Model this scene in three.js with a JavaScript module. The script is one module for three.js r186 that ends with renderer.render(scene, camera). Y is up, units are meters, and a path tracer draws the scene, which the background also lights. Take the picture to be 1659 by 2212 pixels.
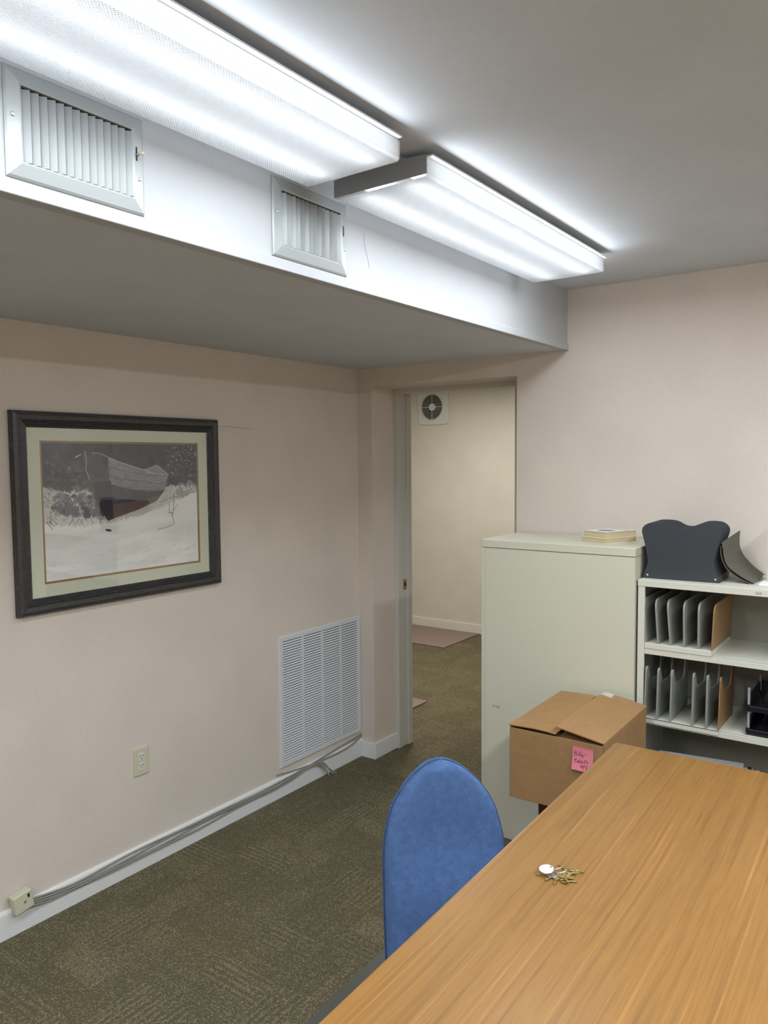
import * as THREE from 'three';
import { RoundedBoxGeometry } from 'three/addons/geometries/RoundedBoxGeometry.js';
import { mergeGeometries } from 'three/addons/utils/BufferGeometryUtils.js';
import { RectAreaLightUniformsLib } from 'three/addons/lights/RectAreaLightUniformsLib.js';

// ------------------------------------------------------------------ camera, exposure
RectAreaLightUniformsLib.init();
const scene = new THREE.Scene();
scene.background = new THREE.Color(0x000000);
const camera = new THREE.PerspectiveCamera(67.2847, 1659 / 2212, 0.02, 60);
camera.rotation.order = 'YXZ';
camera.position.set(2.63, 1.6766, 3.3861);
camera.rotation.set(-0.06751, 0.6269, -0.00829);
const renderer = new THREE.WebGLRenderer({ antialias: true });
renderer.toneMapping = THREE.LinearToneMapping;
renderer.toneMappingExposure = 1.5;
renderer.shadowMap.enabled = true;

// strength of the fluorescent fittings (each fitting carries its own lights, see makeWrapFixture)
const LAMP = { down: 9.1, sideOut: 9, sideIn: 1.0, color: 0xeef6ff, tubeGlow: 0.12 };
const HALL = { down: 44, color: 0xfffaf0 };

// ------------------------------------------------------------------ helpers
const PI = Math.PI, V3 = (x, y, z) => new THREE.Vector3(x, y, z), V2 = (x, y) => new THREE.Vector2(x, y);
let seed = 20240611;
const rnd = () => { seed = (Math.imul(seed, 1664525) + 1013904223) | 0; return (seed >>> 0) / 4294967296; };
const hash = (x, y, s = 0) => { let h = Math.imul(x | 0, 374761393) ^ Math.imul(y | 0, 668265263) ^ Math.imul(s | 0, 974634113); h = Math.imul(h ^ (h >>> 13), 1274126177); h ^= h >>> 16; return (h >>> 0) / 4294967296; };
function vnoise(x, y, s = 0, px = 1e9, py = 1e9) {       // tiling value noise
  const xi = Math.floor(x), yi = Math.floor(y), fx = x - xi, fy = y - yi, m = (a, b) => ((a % b) + b) % b;
  const x0 = m(xi, px), x1 = m(xi + 1, px), y0 = m(yi, py), y1 = m(yi + 1, py);
  const u = fx * fx * (3 - 2 * fx), v = fy * fy * (3 - 2 * fy);
  return (hash(x0, y0, s) * (1 - u) + hash(x1, y0, s) * u) * (1 - v) + (hash(x0, y1, s) * (1 - u) + hash(x1, y1, s) * u) * v;
}
const lerp = (a, b, t) => a + (b - a) * t, clamp = (x, a = 0, b = 1) => Math.min(b, Math.max(a, x)), smooth = (a, b, x) => { const t = clamp((x - a) / (b - a)); return t * t * (3 - 2 * t); };

function dataTex(w, h, fn, srgb = true, rep = 1) {
  const d = new Uint8Array(w * h * 4);
  for (let y = 0; y < h; y++) for (let x = 0; x < w; x++) {
    const c = fn(x, y), o = (y * w + x) * 4;
    if (typeof c === 'number') { d[o] = d[o + 1] = d[o + 2] = clamp(c) * 255; } else { d[o] = clamp(c[0]) * 255; d[o + 1] = clamp(c[1]) * 255; d[o + 2] = clamp(c[2]) * 255; }
    d[o + 3] = 255;
  }
  const t = new THREE.DataTexture(d, w, h, THREE.RGBAFormat);
  t.wrapS = t.wrapT = THREE.RepeatWrapping; t.magFilter = THREE.LinearFilter; t.minFilter = THREE.LinearMipmapLinearFilter; t.generateMipmaps = true;
  if (srgb) t.colorSpace = THREE.SRGBColorSpace;
  t.repeat.set(rep, rep); t.needsUpdate = true;
  return t;
}
function canvasTex(w, h, draw) {
  const c = document.createElement('canvas'); c.width = w; c.height = h;
  draw(c.getContext('2d'), w, h);
  const t = new THREE.CanvasTexture(c); t.colorSpace = THREE.SRGBColorSpace; t.magFilter = THREE.LinearFilter;
  return t;
}
const M = (o) => new THREE.MeshStandardMaterial(o), MP = (o) => new THREE.MeshPhysicalMaterial(o);

const taken = {};
function numbered(name) { if (!(name in taken)) { taken[name] = 0; return name; } return name + '_' + String(++taken[name]).padStart(3, '0'); }
function mesh(name, geo, mat, parent) {
  const m = new THREE.Mesh(geo, mat); m.castShadow = m.receiveShadow = true;
  if (parent) { m.name = name; parent.add(m); } else { m.name = numbered(name); scene.add(m); }
  return m;
}
function thing(name, label, category, pos = [0, 0, 0], turn = 0, group) {
  const g = new THREE.Group(); g.name = numbered(name); g.position.set(...pos); g.rotation.y = turn;
  g.userData = { label, category }; if (group) g.userData.group = group;
  scene.add(g); return g;
}
function tag(o, label, category, group) { o.userData = { label, category }; if (group) o.userData.group = group; return o; }
function struct(name, geo, mat, label, category) { const m = mesh(name, geo, mat); m.userData = { kind: 'structure', label, category }; return m; }
function structGroup(name, label, category, pos = [0, 0, 0]) { const g = new THREE.Group(); g.name = numbered(name); g.position.set(...pos); g.userData = { kind: 'structure', label, category }; scene.add(g); return g; }

function uvMetres(g, s = 1) {                              // uv in metres, by the way a face points
  if (g.index) g = g.toNonIndexed();
  const p = g.attributes.position, n = g.attributes.normal, uv = new Float32Array(p.count * 2);
  for (let i = 0; i < p.count; i += 3) {
    let ax = 0, ay = 0, az = 0; for (let k = 0; k < 3; k++) { ax += Math.abs(n.getX(i + k)); ay += Math.abs(n.getY(i + k)); az += Math.abs(n.getZ(i + k)); }
    for (let k = 0; k < 3; k++) {
      const x = p.getX(i + k), y = p.getY(i + k), z = p.getZ(i + k);
      const [u, v] = ay >= ax && ay >= az ? [x, z] : ax >= az ? [z, y] : [x, y];
      uv[(i + k) * 2] = u / s; uv[(i + k) * 2 + 1] = v / s;
    }
  }
  g.setAttribute('uv', new THREE.BufferAttribute(uv, 2)); return g;
}
// box from corner to corner
const bx = (x0, x1, y0, y1, z0, z1) => new THREE.BoxGeometry(x1 - x0, y1 - y0, z1 - z0).translate((x0 + x1) / 2, (y0 + y1) / 2, (z0 + z1) / 2);
const rbx = (x0, x1, y0, y1, z0, z1, r = 0.002, s = 2) => new RoundedBoxGeometry(x1 - x0, y1 - y0, z1 - z0, s, r).translate((x0 + x1) / 2, (y0 + y1) / 2, (z0 + z1) / 2);
const cyl = (r0, r1, h, n = 20) => new THREE.CylinderGeometry(r0, r1, h, n);
const merge = (a) => mergeGeometries(a.map((g) => { const q = g.index ? g.toNonIndexed() : g; for (const k of Object.keys(q.attributes)) if (!['position', 'normal', 'uv'].includes(k)) q.deleteAttribute(k); return q; }));
function shapeOf(pts) { const s = new THREE.Shape(); pts.forEach((p, i) => (i ? s.lineTo(p[0], p[1]) : s.moveTo(p[0], p[1]))); s.closePath(); return s; }
const ext = (s, depth, bevel = 0, seg = 1, curve = 8) => new THREE.ExtrudeGeometry(s, { depth, bevelEnabled: bevel > 0, bevelSize: bevel, bevelThickness: bevel, bevelSegments: seg, curveSegments: curve });
function roundRect(w, h, r) {
  const s = new THREE.Shape(), x = -w / 2, y = -h / 2;
  s.moveTo(x + r, y); s.lineTo(x + w - r, y); s.quadraticCurveTo(x + w, y, x + w, y + r); s.lineTo(x + w, y + h - r); s.quadraticCurveTo(x + w, y + h, x + w - r, y + h);
  s.lineTo(x + r, y + h); s.quadraticCurveTo(x, y + h, x, y + h - r); s.lineTo(x, y + r); s.quadraticCurveTo(x, y, x + r, y); return s;
}
// one side of a mitred frame: profile points [inward, height]; lies along x, its outer edge on y = 0, inward is +y, height is +z
function mitred(len, profile) {
  const n = profile.length, pos = [], uv = [];
  const P = (e, k) => { const [u, h] = profile[k]; return [e * (len / 2 - u), u, h]; };
  const quad = (a, b, c, d) => { for (const q of [a, b, c, a, c, d]) { pos.push(...q); uv.push(q[0], q[1]); } };
  for (let k = 0; k + 1 < n; k++) quad(P(-1, k), P(1, k), P(1, k + 1), P(-1, k + 1));
  for (const e of [-1, 1]) for (let k = 1; k + 1 < n; k++) { const t = [P(e, 0), P(e, k), P(e, k + 1)]; if (e > 0) t.reverse(); for (const q of t) { pos.push(...q); uv.push(q[1], q[2]); } }
  const g = new THREE.BufferGeometry();
  g.setAttribute('position', new THREE.Float32BufferAttribute(pos, 3)); g.setAttribute('uv', new THREE.Float32BufferAttribute(uv, 2)); g.computeVertexNormals(); return g;
}
function mitredFrame(parent, name, w, h, profile, mat) {   // four rails round (0,0) in the xy plane, height towards +z
  for (const [len, a, x, y] of [[w, 0, 0, -h / 2], [h, PI / 2, w / 2, 0], [w, PI, 0, h / 2], [h, -PI / 2, -w / 2, 0]]) {
    const m = mesh(name, mitred(len, profile), mat, parent); m.rotation.z = a; m.position.set(x, y, 0);
  }
}
const tube = (pts, r, seg = 40, n = 8) => new THREE.TubeGeometry(new THREE.CatmullRomCurve3(pts.map((p) => V3(...p))), seg, r, n);

// ------------------------------------------------------------------ textures
const paintTint = dataTex(512, 512, (x, y) => { const a = 0.965 + 0.03 * vnoise(x / 64, y / 64, 5, 8, 8) + 0.012 * vnoise(x / 6, y / 6, 6, 85.333 | 0, 85); return [a, a, a]; });
const cardTex = dataTex(512, 512, (x, y) => {
  const f = vnoise(x / 3, y / 9, 7, 170, 56) * 0.05 + vnoise(x / 40, y / 30, 8, 12, 17) * 0.05 + (hash(x, y, 9) - 0.5) * 0.03, s = 0.92 + f;
  return [0.645 * s, 0.495 * s, 0.315 * s];
});
const CARPET = 1.92;
const carpetDens = (u, v) => {                             // share of light yarn at a place (metres): tiles turned by a quarter, each of blocks with or without stripes
  const m = (a, n) => ((a % n) + n) % n, T = 0.48, c = 0.12, i = m(Math.floor(u / T), 4), j = m(Math.floor(v / T), 4), across = (i + j) % 2 === 0;
  const a = across ? u : v, b = across ? v : u, ca = Math.floor(a / (c * 2)), cb = Math.floor(b / c), h = hash(m(ca, 8) + 17 * i, m(cb, 16) + 31 * j, 11), h2 = hash(m(ca, 8), m(cb, 16) + 7 * i + j, 12);
  const wide = m(b / 0.024, 1) < 0.5 ? 1 : 0, thin = m(b / 0.012, 1) < 0.5 ? 1 : 0;
  let D = h < 0.30 ? lerp(0.13, 0.36 + 0.22 * h2, wide) : h < 0.46 ? 0.27 + 0.20 * h2 : h < 0.75 ? lerp(0.12, 0.36, thin) : lerp(0.12, 0.24, thin);
  D *= 0.95 + 0.60 * vnoise(u / 0.08, v / 0.08, 33, 24, 24);
  return D;
};
function yarn(x, y, N) {                                   // [lightness of the loop, is it a light yarn]
  const c = 4, cx = Math.floor(x / c), cy = Math.floor((y + (cx % 2) * c / 2) / c), W = N / c;
  const hx = ((cx % W) + W) % W, hy = ((cy % W) + W) % W;
  const dx = (x / c - cx - 0.5), dy = ((y + (cx % 2) * c / 2) / c - cy - 0.5), loop = clamp(1.15 - 1.9 * (dx * dx + dy * dy));
  const u = (cx + 0.5) * c / N * CARPET, v = (cy + 0.5) * c / N * CARPET;
  return [loop, hash(hx, hy, 41) < carpetDens(u, v) ? 1 : 0, hash(hx, hy, 42)];
}
const CN = 2048;
const carpetTex = dataTex(CN, CN, (x, y) => {
  const [l, on, h] = yarn(x, y, CN), big = vnoise(x / 256, y / 256, 43, 8, 8);
  const base = [0.345, 0.318, 0.228], gold = [0.362, 0.330, 0.218], light = [0.600, 0.560, 0.450];
  const b = [0, 1, 2].map((k) => lerp(base[k], gold[k], big)), t = (on ? 0.40 + 0.45 * h : 0.10 * h) * (0.45 + 0.55 * l), v = 0.84 + 0.16 * l + (h - 0.5) * 0.12;
  return [0, 1, 2].map((k) => lerp(b[k], light[k], t) * v);
});
const carpetBump = dataTex(1024, 1024, (x, y) => { const [l, on] = yarn(x * 2, y * 2, CN); return l * (on ? 1 : 0.72); }, false);
const oak = (W, H, tone, streak) => (x, y) => {
  const u = x / W, v = y / H, warp = 0.010 * (vnoise(u * 5, v * 3, 51, 5, 3) - 0.5) + 0.004 * Math.sin(v * 2 * PI + 3 * vnoise(u * 3, v * 2, 52, 3, 2)), q = u + warp;
  const g1 = vnoise(q * 130, v * 4, 53), g2 = vnoise(q * 300, v * 9, 54), g3 = vnoise(q * 520, v * 40, 55), band = vnoise(q * 14, v * 1, 56);
  const dark = smooth(0.5, 0.95, g1) * 0.5 + smooth(0.55, 1, g2) * 0.5, pale = smooth(0.76, 1, vnoise(q * 240 + 9, v * 3, 57)) * 0.8, s = 1 + streak * (0.04 * band - 0.01 - 0.12 * dark + 0.14 * pale + 0.07 * (g3 - 0.5));
  return [tone[0] * s, tone[1] * (s - 0.012 * dark), tone[2] * (s - 0.05 * dark + 0.05 * pale)];
};
const deskTex = dataTex(1024, 2048, oak(1024, 2048, [0.565, 0.405, 0.205], 1.15));
const oakSmall = dataTex(256, 512, oak(256, 512, [0.60, 0.47, 0.32], 1.2));
const frameTex = dataTex(512, 256, (x, y) => { const g = vnoise(x / 60, y / 2.2, 61) * 0.6 + vnoise(x / 25, y / 1.1, 62) * 0.4, s = 0.19 + 0.27 * smooth(0.45, 0.95, g); return [s * 0.98, s * 0.97, s * 0.95]; });
const fabricTex = dataTex(512, 512, (x, y) => {
  const tw = ((x + y) % 8) < 4 ? 1 : 0.90, m = 0.88 + 0.20 * vnoise(x / 5, y / 5, 71, 102, 102) + 0.12 * (hash(x >> 1, y >> 1, 72) - 0.5), p = 0.94 + 0.10 * vnoise(x / 50, y / 50, 73, 10, 10), s = tw * m * p;
  return [0.355 * s, 0.485 * s, 0.690 * s];
});
const fabricBump = dataTex(256, 256, (x, y) => (((x + y) % 8) < 4 ? 0.8 : 0.35) + 0.2 * hash(x, y, 74), false);
const prismBump = dataTex(128, 128, (x, y) => { const a = ((x + y) % 32) / 32, b = ((x - y + 128) % 32) / 32; return Math.min(Math.abs(a - 0.5), Math.abs(b - 0.5)) * 2; }, false);
const rugTex = dataTex(256, 256, (x, y) => { const n = vnoise(x / 3, y / 3, 81, 85, 85) * 0.5 + hash(x, y, 82) * 0.5, s = 0.82 + 0.36 * n; return [0.55 * s, 0.475 * s, 0.455 * s]; });

const printTex = canvasTex(1408, 1004, (c, w, h) => {      // print: a beached wooden boat in snow before dark woods, loose grey brushwork
  const R = (a, b) => a + (b - a) * rnd(), grey = (g, k, al = 1) => `rgba(${g | 0},${(g - 1) | 0},${(g + k) | 0},${al})`;
  const X = (t) => t * w, Y = (t) => t * h, path = (p) => { c.beginPath(); p.forEach(([x, y], i) => (i ? c.lineTo(X(x), Y(y)) : c.moveTo(X(x), Y(y)))); };
  c.fillStyle = '#3f3d43'; c.fillRect(0, 0, w, h);
  const blob = (x, y, r, col, n = 9) => { c.fillStyle = col; c.beginPath(); for (let k = 0; k < n; k++) { const q = k / n * 6.283, rr = r * R(0.55, 1.1); c.lineTo(x + Math.cos(q) * rr * 1.2, y + Math.sin(q) * rr); } c.closePath(); c.fill(); };
  for (let i = 0; i < 420; i++) blob(R(0, w), R(-10, h * 0.36), R(10, 60), grey(R(28, 92), 5, R(0.15, 0.45)));
  for (let i = 0; i < 500; i++) { c.strokeStyle = grey(R(28, 110), 5, R(0.2, 0.5)); c.lineWidth = R(1, 7); const x = R(0, w), y = R(-20, h * 0.34); c.beginPath(); c.moveTo(x, y); c.lineTo(x + R(-10, 10), y + R(10, 70)); c.stroke(); }
  for (let i = 0; i < 150; i++) blob(X(0.74 + 0.26 * Math.sqrt(rnd())), Y(R(0, 0.27)), R(2, 9), grey(R(130, 232), -4, R(0.4, 0.9)), 6);
  for (let i = 0; i < 60; i++) blob(X(R(0.02, 0.26)), Y(R(0.14, 0.30)), R(5, 26), grey(R(85, 135), 0, 0.35), 7);
  // snow and brush behind the boat
  c.fillStyle = '#d2d0c8'; c.beginPath(); c.moveTo(0, Y(0.30)); for (let x = 0; x <= w; x += 9) { const t = x / w; c.lineTo(x, Y(0.325 + 0.04 * Math.sin(t * 5) * (1 - t) + 0.03 * t) + R(-16, 16)); } c.lineTo(w, h); c.lineTo(0, h); c.fill();
  for (let i = 0; i < 160; i++) blob(X(R(0, 1)), Y(R(0.33, 0.46)), R(6, 40), grey(R(120, 225), -4, R(0.2, 0.5)));
  for (let i = 0; i < 300; i++) { c.strokeStyle = grey(R(60, 150), -3, R(0.3, 0.8)); c.lineWidth = R(0.8, 3); const x = X(R(0, 1)), y = Y(R(0.34, 0.48)); c.beginPath(); c.moveTo(x, y); c.quadraticCurveTo(x + R(-10, 10), y - R(5, 30), x + R(-26, 26), y - R(10, 60)); c.stroke(); }
  // open snow in front
  c.fillStyle = '#ecebe3'; c.beginPath(); c.moveTo(0, Y(0.60)); for (let x = 0; x <= w; x += 10) { const t = x / w; c.lineTo(x, Y(0.59 - 0.02 * t + 0.05 * Math.sin(t * 3.4) - 0.17 * t * t) + R(-14, 14)); } c.lineTo(w, h); c.lineTo(0, h); c.fill();
  for (let i = 0; i < 110; i++) { c.fillStyle = grey(R(196, 236), -7, R(0.08, 0.2)); c.beginPath(); c.ellipse(R(0, w), R(h * 0.62, h), R(60, 260), R(14, 60), R(-0.3, 0.05), 0, 7); c.fill(); }
  for (let i = 0; i < 40; i++) { c.fillStyle = grey(R(165, 205), -6, 0.3); c.beginPath(); c.ellipse(R(0, w), R(h * 0.8, h), R(8, 30), R(2, 5), -0.15, 0, 7); c.fill(); }
  c.strokeStyle = grey(150, -2, 0.7); c.lineWidth = 10; path([[0.72, 0.475], [0.80, 0.445], [0.90, 0.425], [1, 0.395]]); c.stroke();
  // bank of rock and roots at the bow
  for (let i = 0; i < 130; i++) { const t = rnd(); blob(X(lerp(0.06, 0.36, t) + R(-0.03, 0.03)), Y(lerp(0.46, 0.52, t) + R(-0.09, 0.05)), R(8, 44), grey(R(55, 200) * (rnd() < 0.6 ? 0.6 : 1.1), 2, R(0.35, 0.8))); }
  for (let i = 0; i < 130; i++) { c.strokeStyle = grey(R(40, 90), 2, R(0.4, 0.9)); c.lineWidth = R(1, 5); const x = X(R(0.0, 0.36)), y = Y(R(0.36, 0.57)); c.beginPath(); c.moveTo(x, y); c.quadraticCurveTo(x + R(-30, 30), y + R(-20, 20), x + R(-50, 50), y + R(-10, 60)); c.stroke(); }
  const hull = () => path([[0.245, 0.06], [0.275, 0.10], [0.29, 0.075], [0.36, 0.09], [0.46, 0.145], [0.62, 0.21], [0.705, 0.172], [0.785, 0.25], [0.757, 0.38], [0.70, 0.46], [0.58, 0.52], [0.42, 0.575], [0.375, 0.595], [0.32, 0.49], [0.27, 0.34], [0.255, 0.22], [0.235, 0.10]]);
  c.fillStyle = '#8e8c8f'; hull(); c.fill(); c.save(); hull(); c.clip();
  const plank = (k, n, g0, g1, x0, x1) => { for (let i = 0; i < n; i++) { const t = rnd(), xx = lerp(x0, x1, t), yy = k + 0.13 * Math.sin(clamp((xx - 0.36) / 0.42) * 1.9) + R(-0.030, 0.030); c.save(); c.translate(X(xx), Y(yy)); c.rotate(lerp(0.36, -0.10, clamp((xx - 0.36) / 0.42))); c.fillStyle = grey(R(g0, g1), 1, R(0.2, 0.5)); c.fillRect(-R(8, 46), 0, R(10, 80), R(1.5, 7)); c.restore(); } };
  plank(0.13, 420, 95, 200, 0.38, 0.79); plank(0.19, 420, 90, 185, 0.38, 0.79); plank(0.25, 420, 80, 170, 0.40, 0.79);
  c.fillStyle = '#4b494f'; path([[0.36, 0.30], [0.50, 0.355], [0.65, 0.385], [0.79, 0.375], [0.79, 0.62], [0.36, 0.62]]); c.fill();
  plank(0.32, 300, 45, 105, 0.38, 0.78); plank(0.38, 260, 40, 90, 0.38, 0.74);
  c.fillStyle = 'rgba(122,98,90,0.75)'; path([[0.405, 0.47], [0.55, 0.455], [0.72, 0.42], [0.7, 0.62], [0.405, 0.62]]); c.fill();
  c.fillStyle = '#4d4b52'; path([[0.2, 0], [0.385, 0], [0.395, 0.62], [0.2, 0.62]]); c.fill();
  for (let i = 0; i < 160; i++) blob(X(R(0.25, 0.39)), Y(R(0.07, 0.58)), R(6, 30), grey(R(42, 118), 4, R(0.15, 0.4)), 7);
  c.fillStyle = 'rgba(42,40,47,0.85)'; path([[0.29, 0.30], [0.40, 0.285], [0.41, 0.62], [0.33, 0.62]]); c.fill();
  c.strokeStyle = 'rgba(43,42,47,0.55)'; c.lineWidth = 4; for (const k of [0.155, 0.22, 0.285]) { path([[0.385, k + 0.025], [0.46, k + 0.055], [0.58, k + 0.085], [0.70, k + 0.10], [0.785, k + 0.09]]); c.stroke(); }
  c.restore();
  c.strokeStyle = 'rgba(228,226,218,0.85)'; c.lineWidth = 4; path([[0.29, 0.075], [0.33, 0.078], [0.36, 0.09], [0.40, 0.118], [0.46, 0.145], [0.54, 0.18], [0.62, 0.21], [0.705, 0.172], [0.745, 0.21], [0.785, 0.25], [0.70, 0.248], [0.62, 0.21]]); c.stroke(); path([[0.245, 0.06], [0.255, 0.13], [0.25, 0.20], [0.27, 0.28]]); c.stroke(); c.lineWidth = 7; path([[0.19, 0.11], [0.205, 0.10], [0.225, 0.085]]); c.stroke();
  for (let i = 0; i < 130; i++) { c.strokeStyle = grey(R(85, 150), -4, R(0.3, 0.8)); c.lineWidth = R(0.6, 2.2); const x = X(R(0.36, 0.74)), y = Y(0.61 - 0.25 * (x / w - 0.36) + R(-0.03, 0.02)); c.beginPath(); c.moveTo(x, y); c.quadraticCurveTo(x + R(-8, 8), y - R(4, 20), x + R(-18, 18), y - R(8, 46)); c.stroke(); }
  c.strokeStyle = '#55524f'; c.lineWidth = 5; path([[0.82, 0.66], [0.808, 0.60], [0.818, 0.52], [0.825, 0.40]]); c.stroke(); c.lineWidth = 3.5; path([[0.81, 0.60], [0.785, 0.54], [0.79, 0.49]]); c.stroke(); path([[0.815, 0.55], [0.85, 0.50]]); c.stroke(); path([[0.812, 0.57], [0.775, 0.56]]); c.stroke(); path([[0.82, 0.66], [0.77, 0.68], [0.70, 0.695]]); c.stroke();
  c.fillStyle = '#3f3d3d'; c.beginPath(); c.ellipse(X(0.375), Y(0.665), 28, 9, 0.2, 0, 7); c.fill();
});
const noteTex = canvasTex(256, 288, (c, w, h) => {         // handwriting in ball pen: Billy- / take to / ups
  c.fillStyle = '#e3808d'; c.fillRect(0, 0, w, h); c.fillStyle = '#d8747f'; c.fillRect(0, 0, w, 26);
  c.strokeStyle = '#43202c'; c.lineWidth = 5.5; c.lineCap = c.lineJoin = 'round';
  const P = (...a) => { c.beginPath(); c.moveTo(a[0], a[1]); for (let i = 2; i < a.length; i += 2) c.lineTo(a[i], a[i + 1]); c.stroke(); };
  P(24, 62, 24, 122); P(18, 66, 44, 58, 52, 68, 46, 82, 26, 90, 52, 92, 58, 106, 46, 116, 24, 120);      // B
  P(72, 88, 70, 112); P(74, 72, 75, 73);                                                              // i
  P(88, 58, 84, 110, 92, 112); P(104, 56, 99, 108, 108, 112);                                         // ll
  P(116, 86, 114, 104, 124, 106, 132, 88, 128, 124, 116, 132); P(148, 84, 172, 80);                    // y -
  P(46, 148, 34, 200, 42, 206); P(26, 170, 56, 162);                                                   // t
  P(78, 172, 62, 176, 60, 194, 72, 196, 80, 174, 80, 196); P(96, 150, 92, 196); P(110, 168, 94, 180, 112, 194);   // ak
  P(122, 184, 136, 178, 130, 168, 120, 178, 122, 194, 138, 192);                                       // e
  P(164, 142, 156, 190, 164, 192); P(150, 160, 176, 154); P(188, 160, 178, 172, 184, 186, 196, 178, 194, 162, 188, 160);  // to
  P(112, 214, 108, 238, 118, 244, 132, 216, 130, 244); P(146, 214, 142, 270); P(146, 218, 162, 212, 166, 228, 146, 238); P(194, 206, 178, 214, 190, 226, 188, 240, 174, 242); P(172, 256, 200, 250);   // ups, last letter underlined
});
const bookTex = canvasTex(256, 384, (c, w, h) => { c.fillStyle = '#e9e6df'; c.fillRect(0, 0, w, h); c.fillStyle = '#8f9296'; c.beginPath(); c.ellipse(w * 0.5, h * 0.62, w * 0.3, h * 0.2, 0.4, 0, 7); c.fill(); c.fillStyle = '#55585e'; c.fillRect(w * 0.2, h * 0.56, w * 0.45, h * 0.05); c.fillStyle = '#bfa77e'; c.fillRect(w * 0.1, h * 0.1, w * 0.8, h * 0.12); });
const pageTex = dataTex(64, 64, (x, y) => { const s = 0.92 + 0.10 * hash(0, y, 101) + 0.03 * hash(x, y, 102); return [0.80 * s, 0.735 * s, 0.585 * s]; });
const scuffTex = canvasTex(1024, 2048, (c, w, h) => {      // painted sheet steel with the scuff marks the photograph shows
  c.fillStyle = '#ffffff'; c.fillRect(0, 0, w, h);
  for (let i = 0; i < 1500; i++) { const g = 235 + (rnd() * 20 | 0); c.fillStyle = `rgba(${g},${g},${g},0.10)`; c.fillRect(rnd() * w, rnd() * h, 2 + rnd() * 30, 2 + rnd() * 20); }
  const x0 = w * 0.072, y0 = h * 0.545; for (let i = 0; i < 26; i++) { c.strokeStyle = `rgba(95,95,90,${0.25 + rnd() * 0.4})`; c.lineWidth = 1 + rnd() * 3; const x = x0 + (rnd() - 0.4) * 60, y = y0 + (rnd() - 0.5) * 18; c.beginPath(); c.moveTo(x, y); c.lineTo(x + 4 + rnd() * 16, y + (rnd() - 0.5) * 7); c.stroke(); }
});

// ------------------------------------------------------------------ materials
const repeat = (t, x, y = x) => { const c = t.clone(); c.repeat.set(x, y); c.needsUpdate = true; return c; };
const mWall = M({ color: new THREE.Color().setRGB(0.70, 0.615, 0.53), roughness: 0.75, map: paintTint });
const mHallWall = M({ color: new THREE.Color().setRGB(0.66, 0.63, 0.55), roughness: 0.8, map: paintTint });
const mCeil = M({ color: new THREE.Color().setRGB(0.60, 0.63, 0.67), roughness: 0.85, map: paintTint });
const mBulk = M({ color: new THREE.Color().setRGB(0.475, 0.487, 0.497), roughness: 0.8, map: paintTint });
const mTrim = M({ color: new THREE.Color().setRGB(0.76, 0.76, 0.74), roughness: 0.45 });
const mHallTrim = M({ color: new THREE.Color().setRGB(0.72, 0.70, 0.62), roughness: 0.5 });
const mJamb = M({ color: new THREE.Color().setRGB(0.57, 0.55, 0.49), roughness: 0.5 });
const mCarpet = M({ map: repeat(carpetTex, 1 / CARPET), bumpMap: repeat(carpetBump, 1 / CARPET), bumpScale: 0.004, roughness: 1 });
const mSteel = M({ color: new THREE.Color().setRGB(0.72, 0.73, 0.74), roughness: 0.4 });          // white enamelled sheet steel
const mPan = M({ color: new THREE.Color().setRGB(0.34, 0.35, 0.36), roughness: 0.45 });
const mLens = MP({ color: new THREE.Color().setRGB(0.96, 0.98, 1.0), roughness: 1, transmission: 1, thickness: 0, ior: 1.49, bumpMap: repeat(prismBump, 36, 36), bumpScale: 0.0016, side: THREE.DoubleSide });
const mLensRim = MP({ color: new THREE.Color().setRGB(0.92, 0.93, 0.93), roughness: 0.25, transmission: 0.4, thickness: 0, ior: 1.49 });
const mTube = M({ color: 0xffffff, emissive: new THREE.Color(LAMP.color), emissiveIntensity: 14 * LAMP.tubeGlow, roughness: 0.4 });
const mVent = M({ color: new THREE.Color().setRGB(0.36, 0.38, 0.372), roughness: 0.35, metalness: 0.15 });
const mBlade = M({ color: new THREE.Color().setRGB(0.30, 0.315, 0.308), roughness: 0.4, metalness: 0.2 });
const mDark = M({ color: new THREE.Color().setRGB(0.015, 0.015, 0.016), roughness: 0.9 });
const mScrew = M({ color: new THREE.Color().setRGB(0.6, 0.6, 0.62), roughness: 0.3, metalness: 0.9 });
const mGrille = M({ color: new THREE.Color().setRGB(0.66, 0.68, 0.69), roughness: 0.4 });
const mIvory = M({ color: new THREE.Color().setRGB(0.60, 0.575, 0.41), roughness: 0.35 });
const mReceptacle = M({ color: new THREE.Color().setRGB(0.68, 0.66, 0.54), roughness: 0.3 });
const mCable = M({ color: new THREE.Color().setRGB(0.29, 0.28, 0.255), roughness: 0.5 });
const mFrameWood = M({ map: repeat(frameTex, 4, 30), roughness: 0.32, bumpMap: repeat(frameTex, 4, 30), bumpScale: 0.0006 });
const mMatBoard = M({ color: new THREE.Color().setRGB(0.60, 0.61, 0.47), roughness: 0.9 });
const mFillet = M({ color: new THREE.Color().setRGB(0.30, 0.16, 0.06), roughness: 0.6 });
const mPrint = M({ map: printTex, roughness: 0.8 });
const mGlass = MP({ color: 0xffffff, roughness: 0.02, transmission: 1, thickness: 0, ior: 1.5 });
const mCab = M({ color: new THREE.Color().setRGB(0.62, 0.605, 0.475), roughness: 0.38 });
const mCabSide = M({ color: new THREE.Color().setRGB(0.62, 0.605, 0.475), roughness: 0.38, map: scuffTex });
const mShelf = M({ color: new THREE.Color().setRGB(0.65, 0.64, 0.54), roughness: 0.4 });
const mShelfIn = M({ color: new THREE.Color().setRGB(0.38, 0.385, 0.36), roughness: 0.5 });
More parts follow.
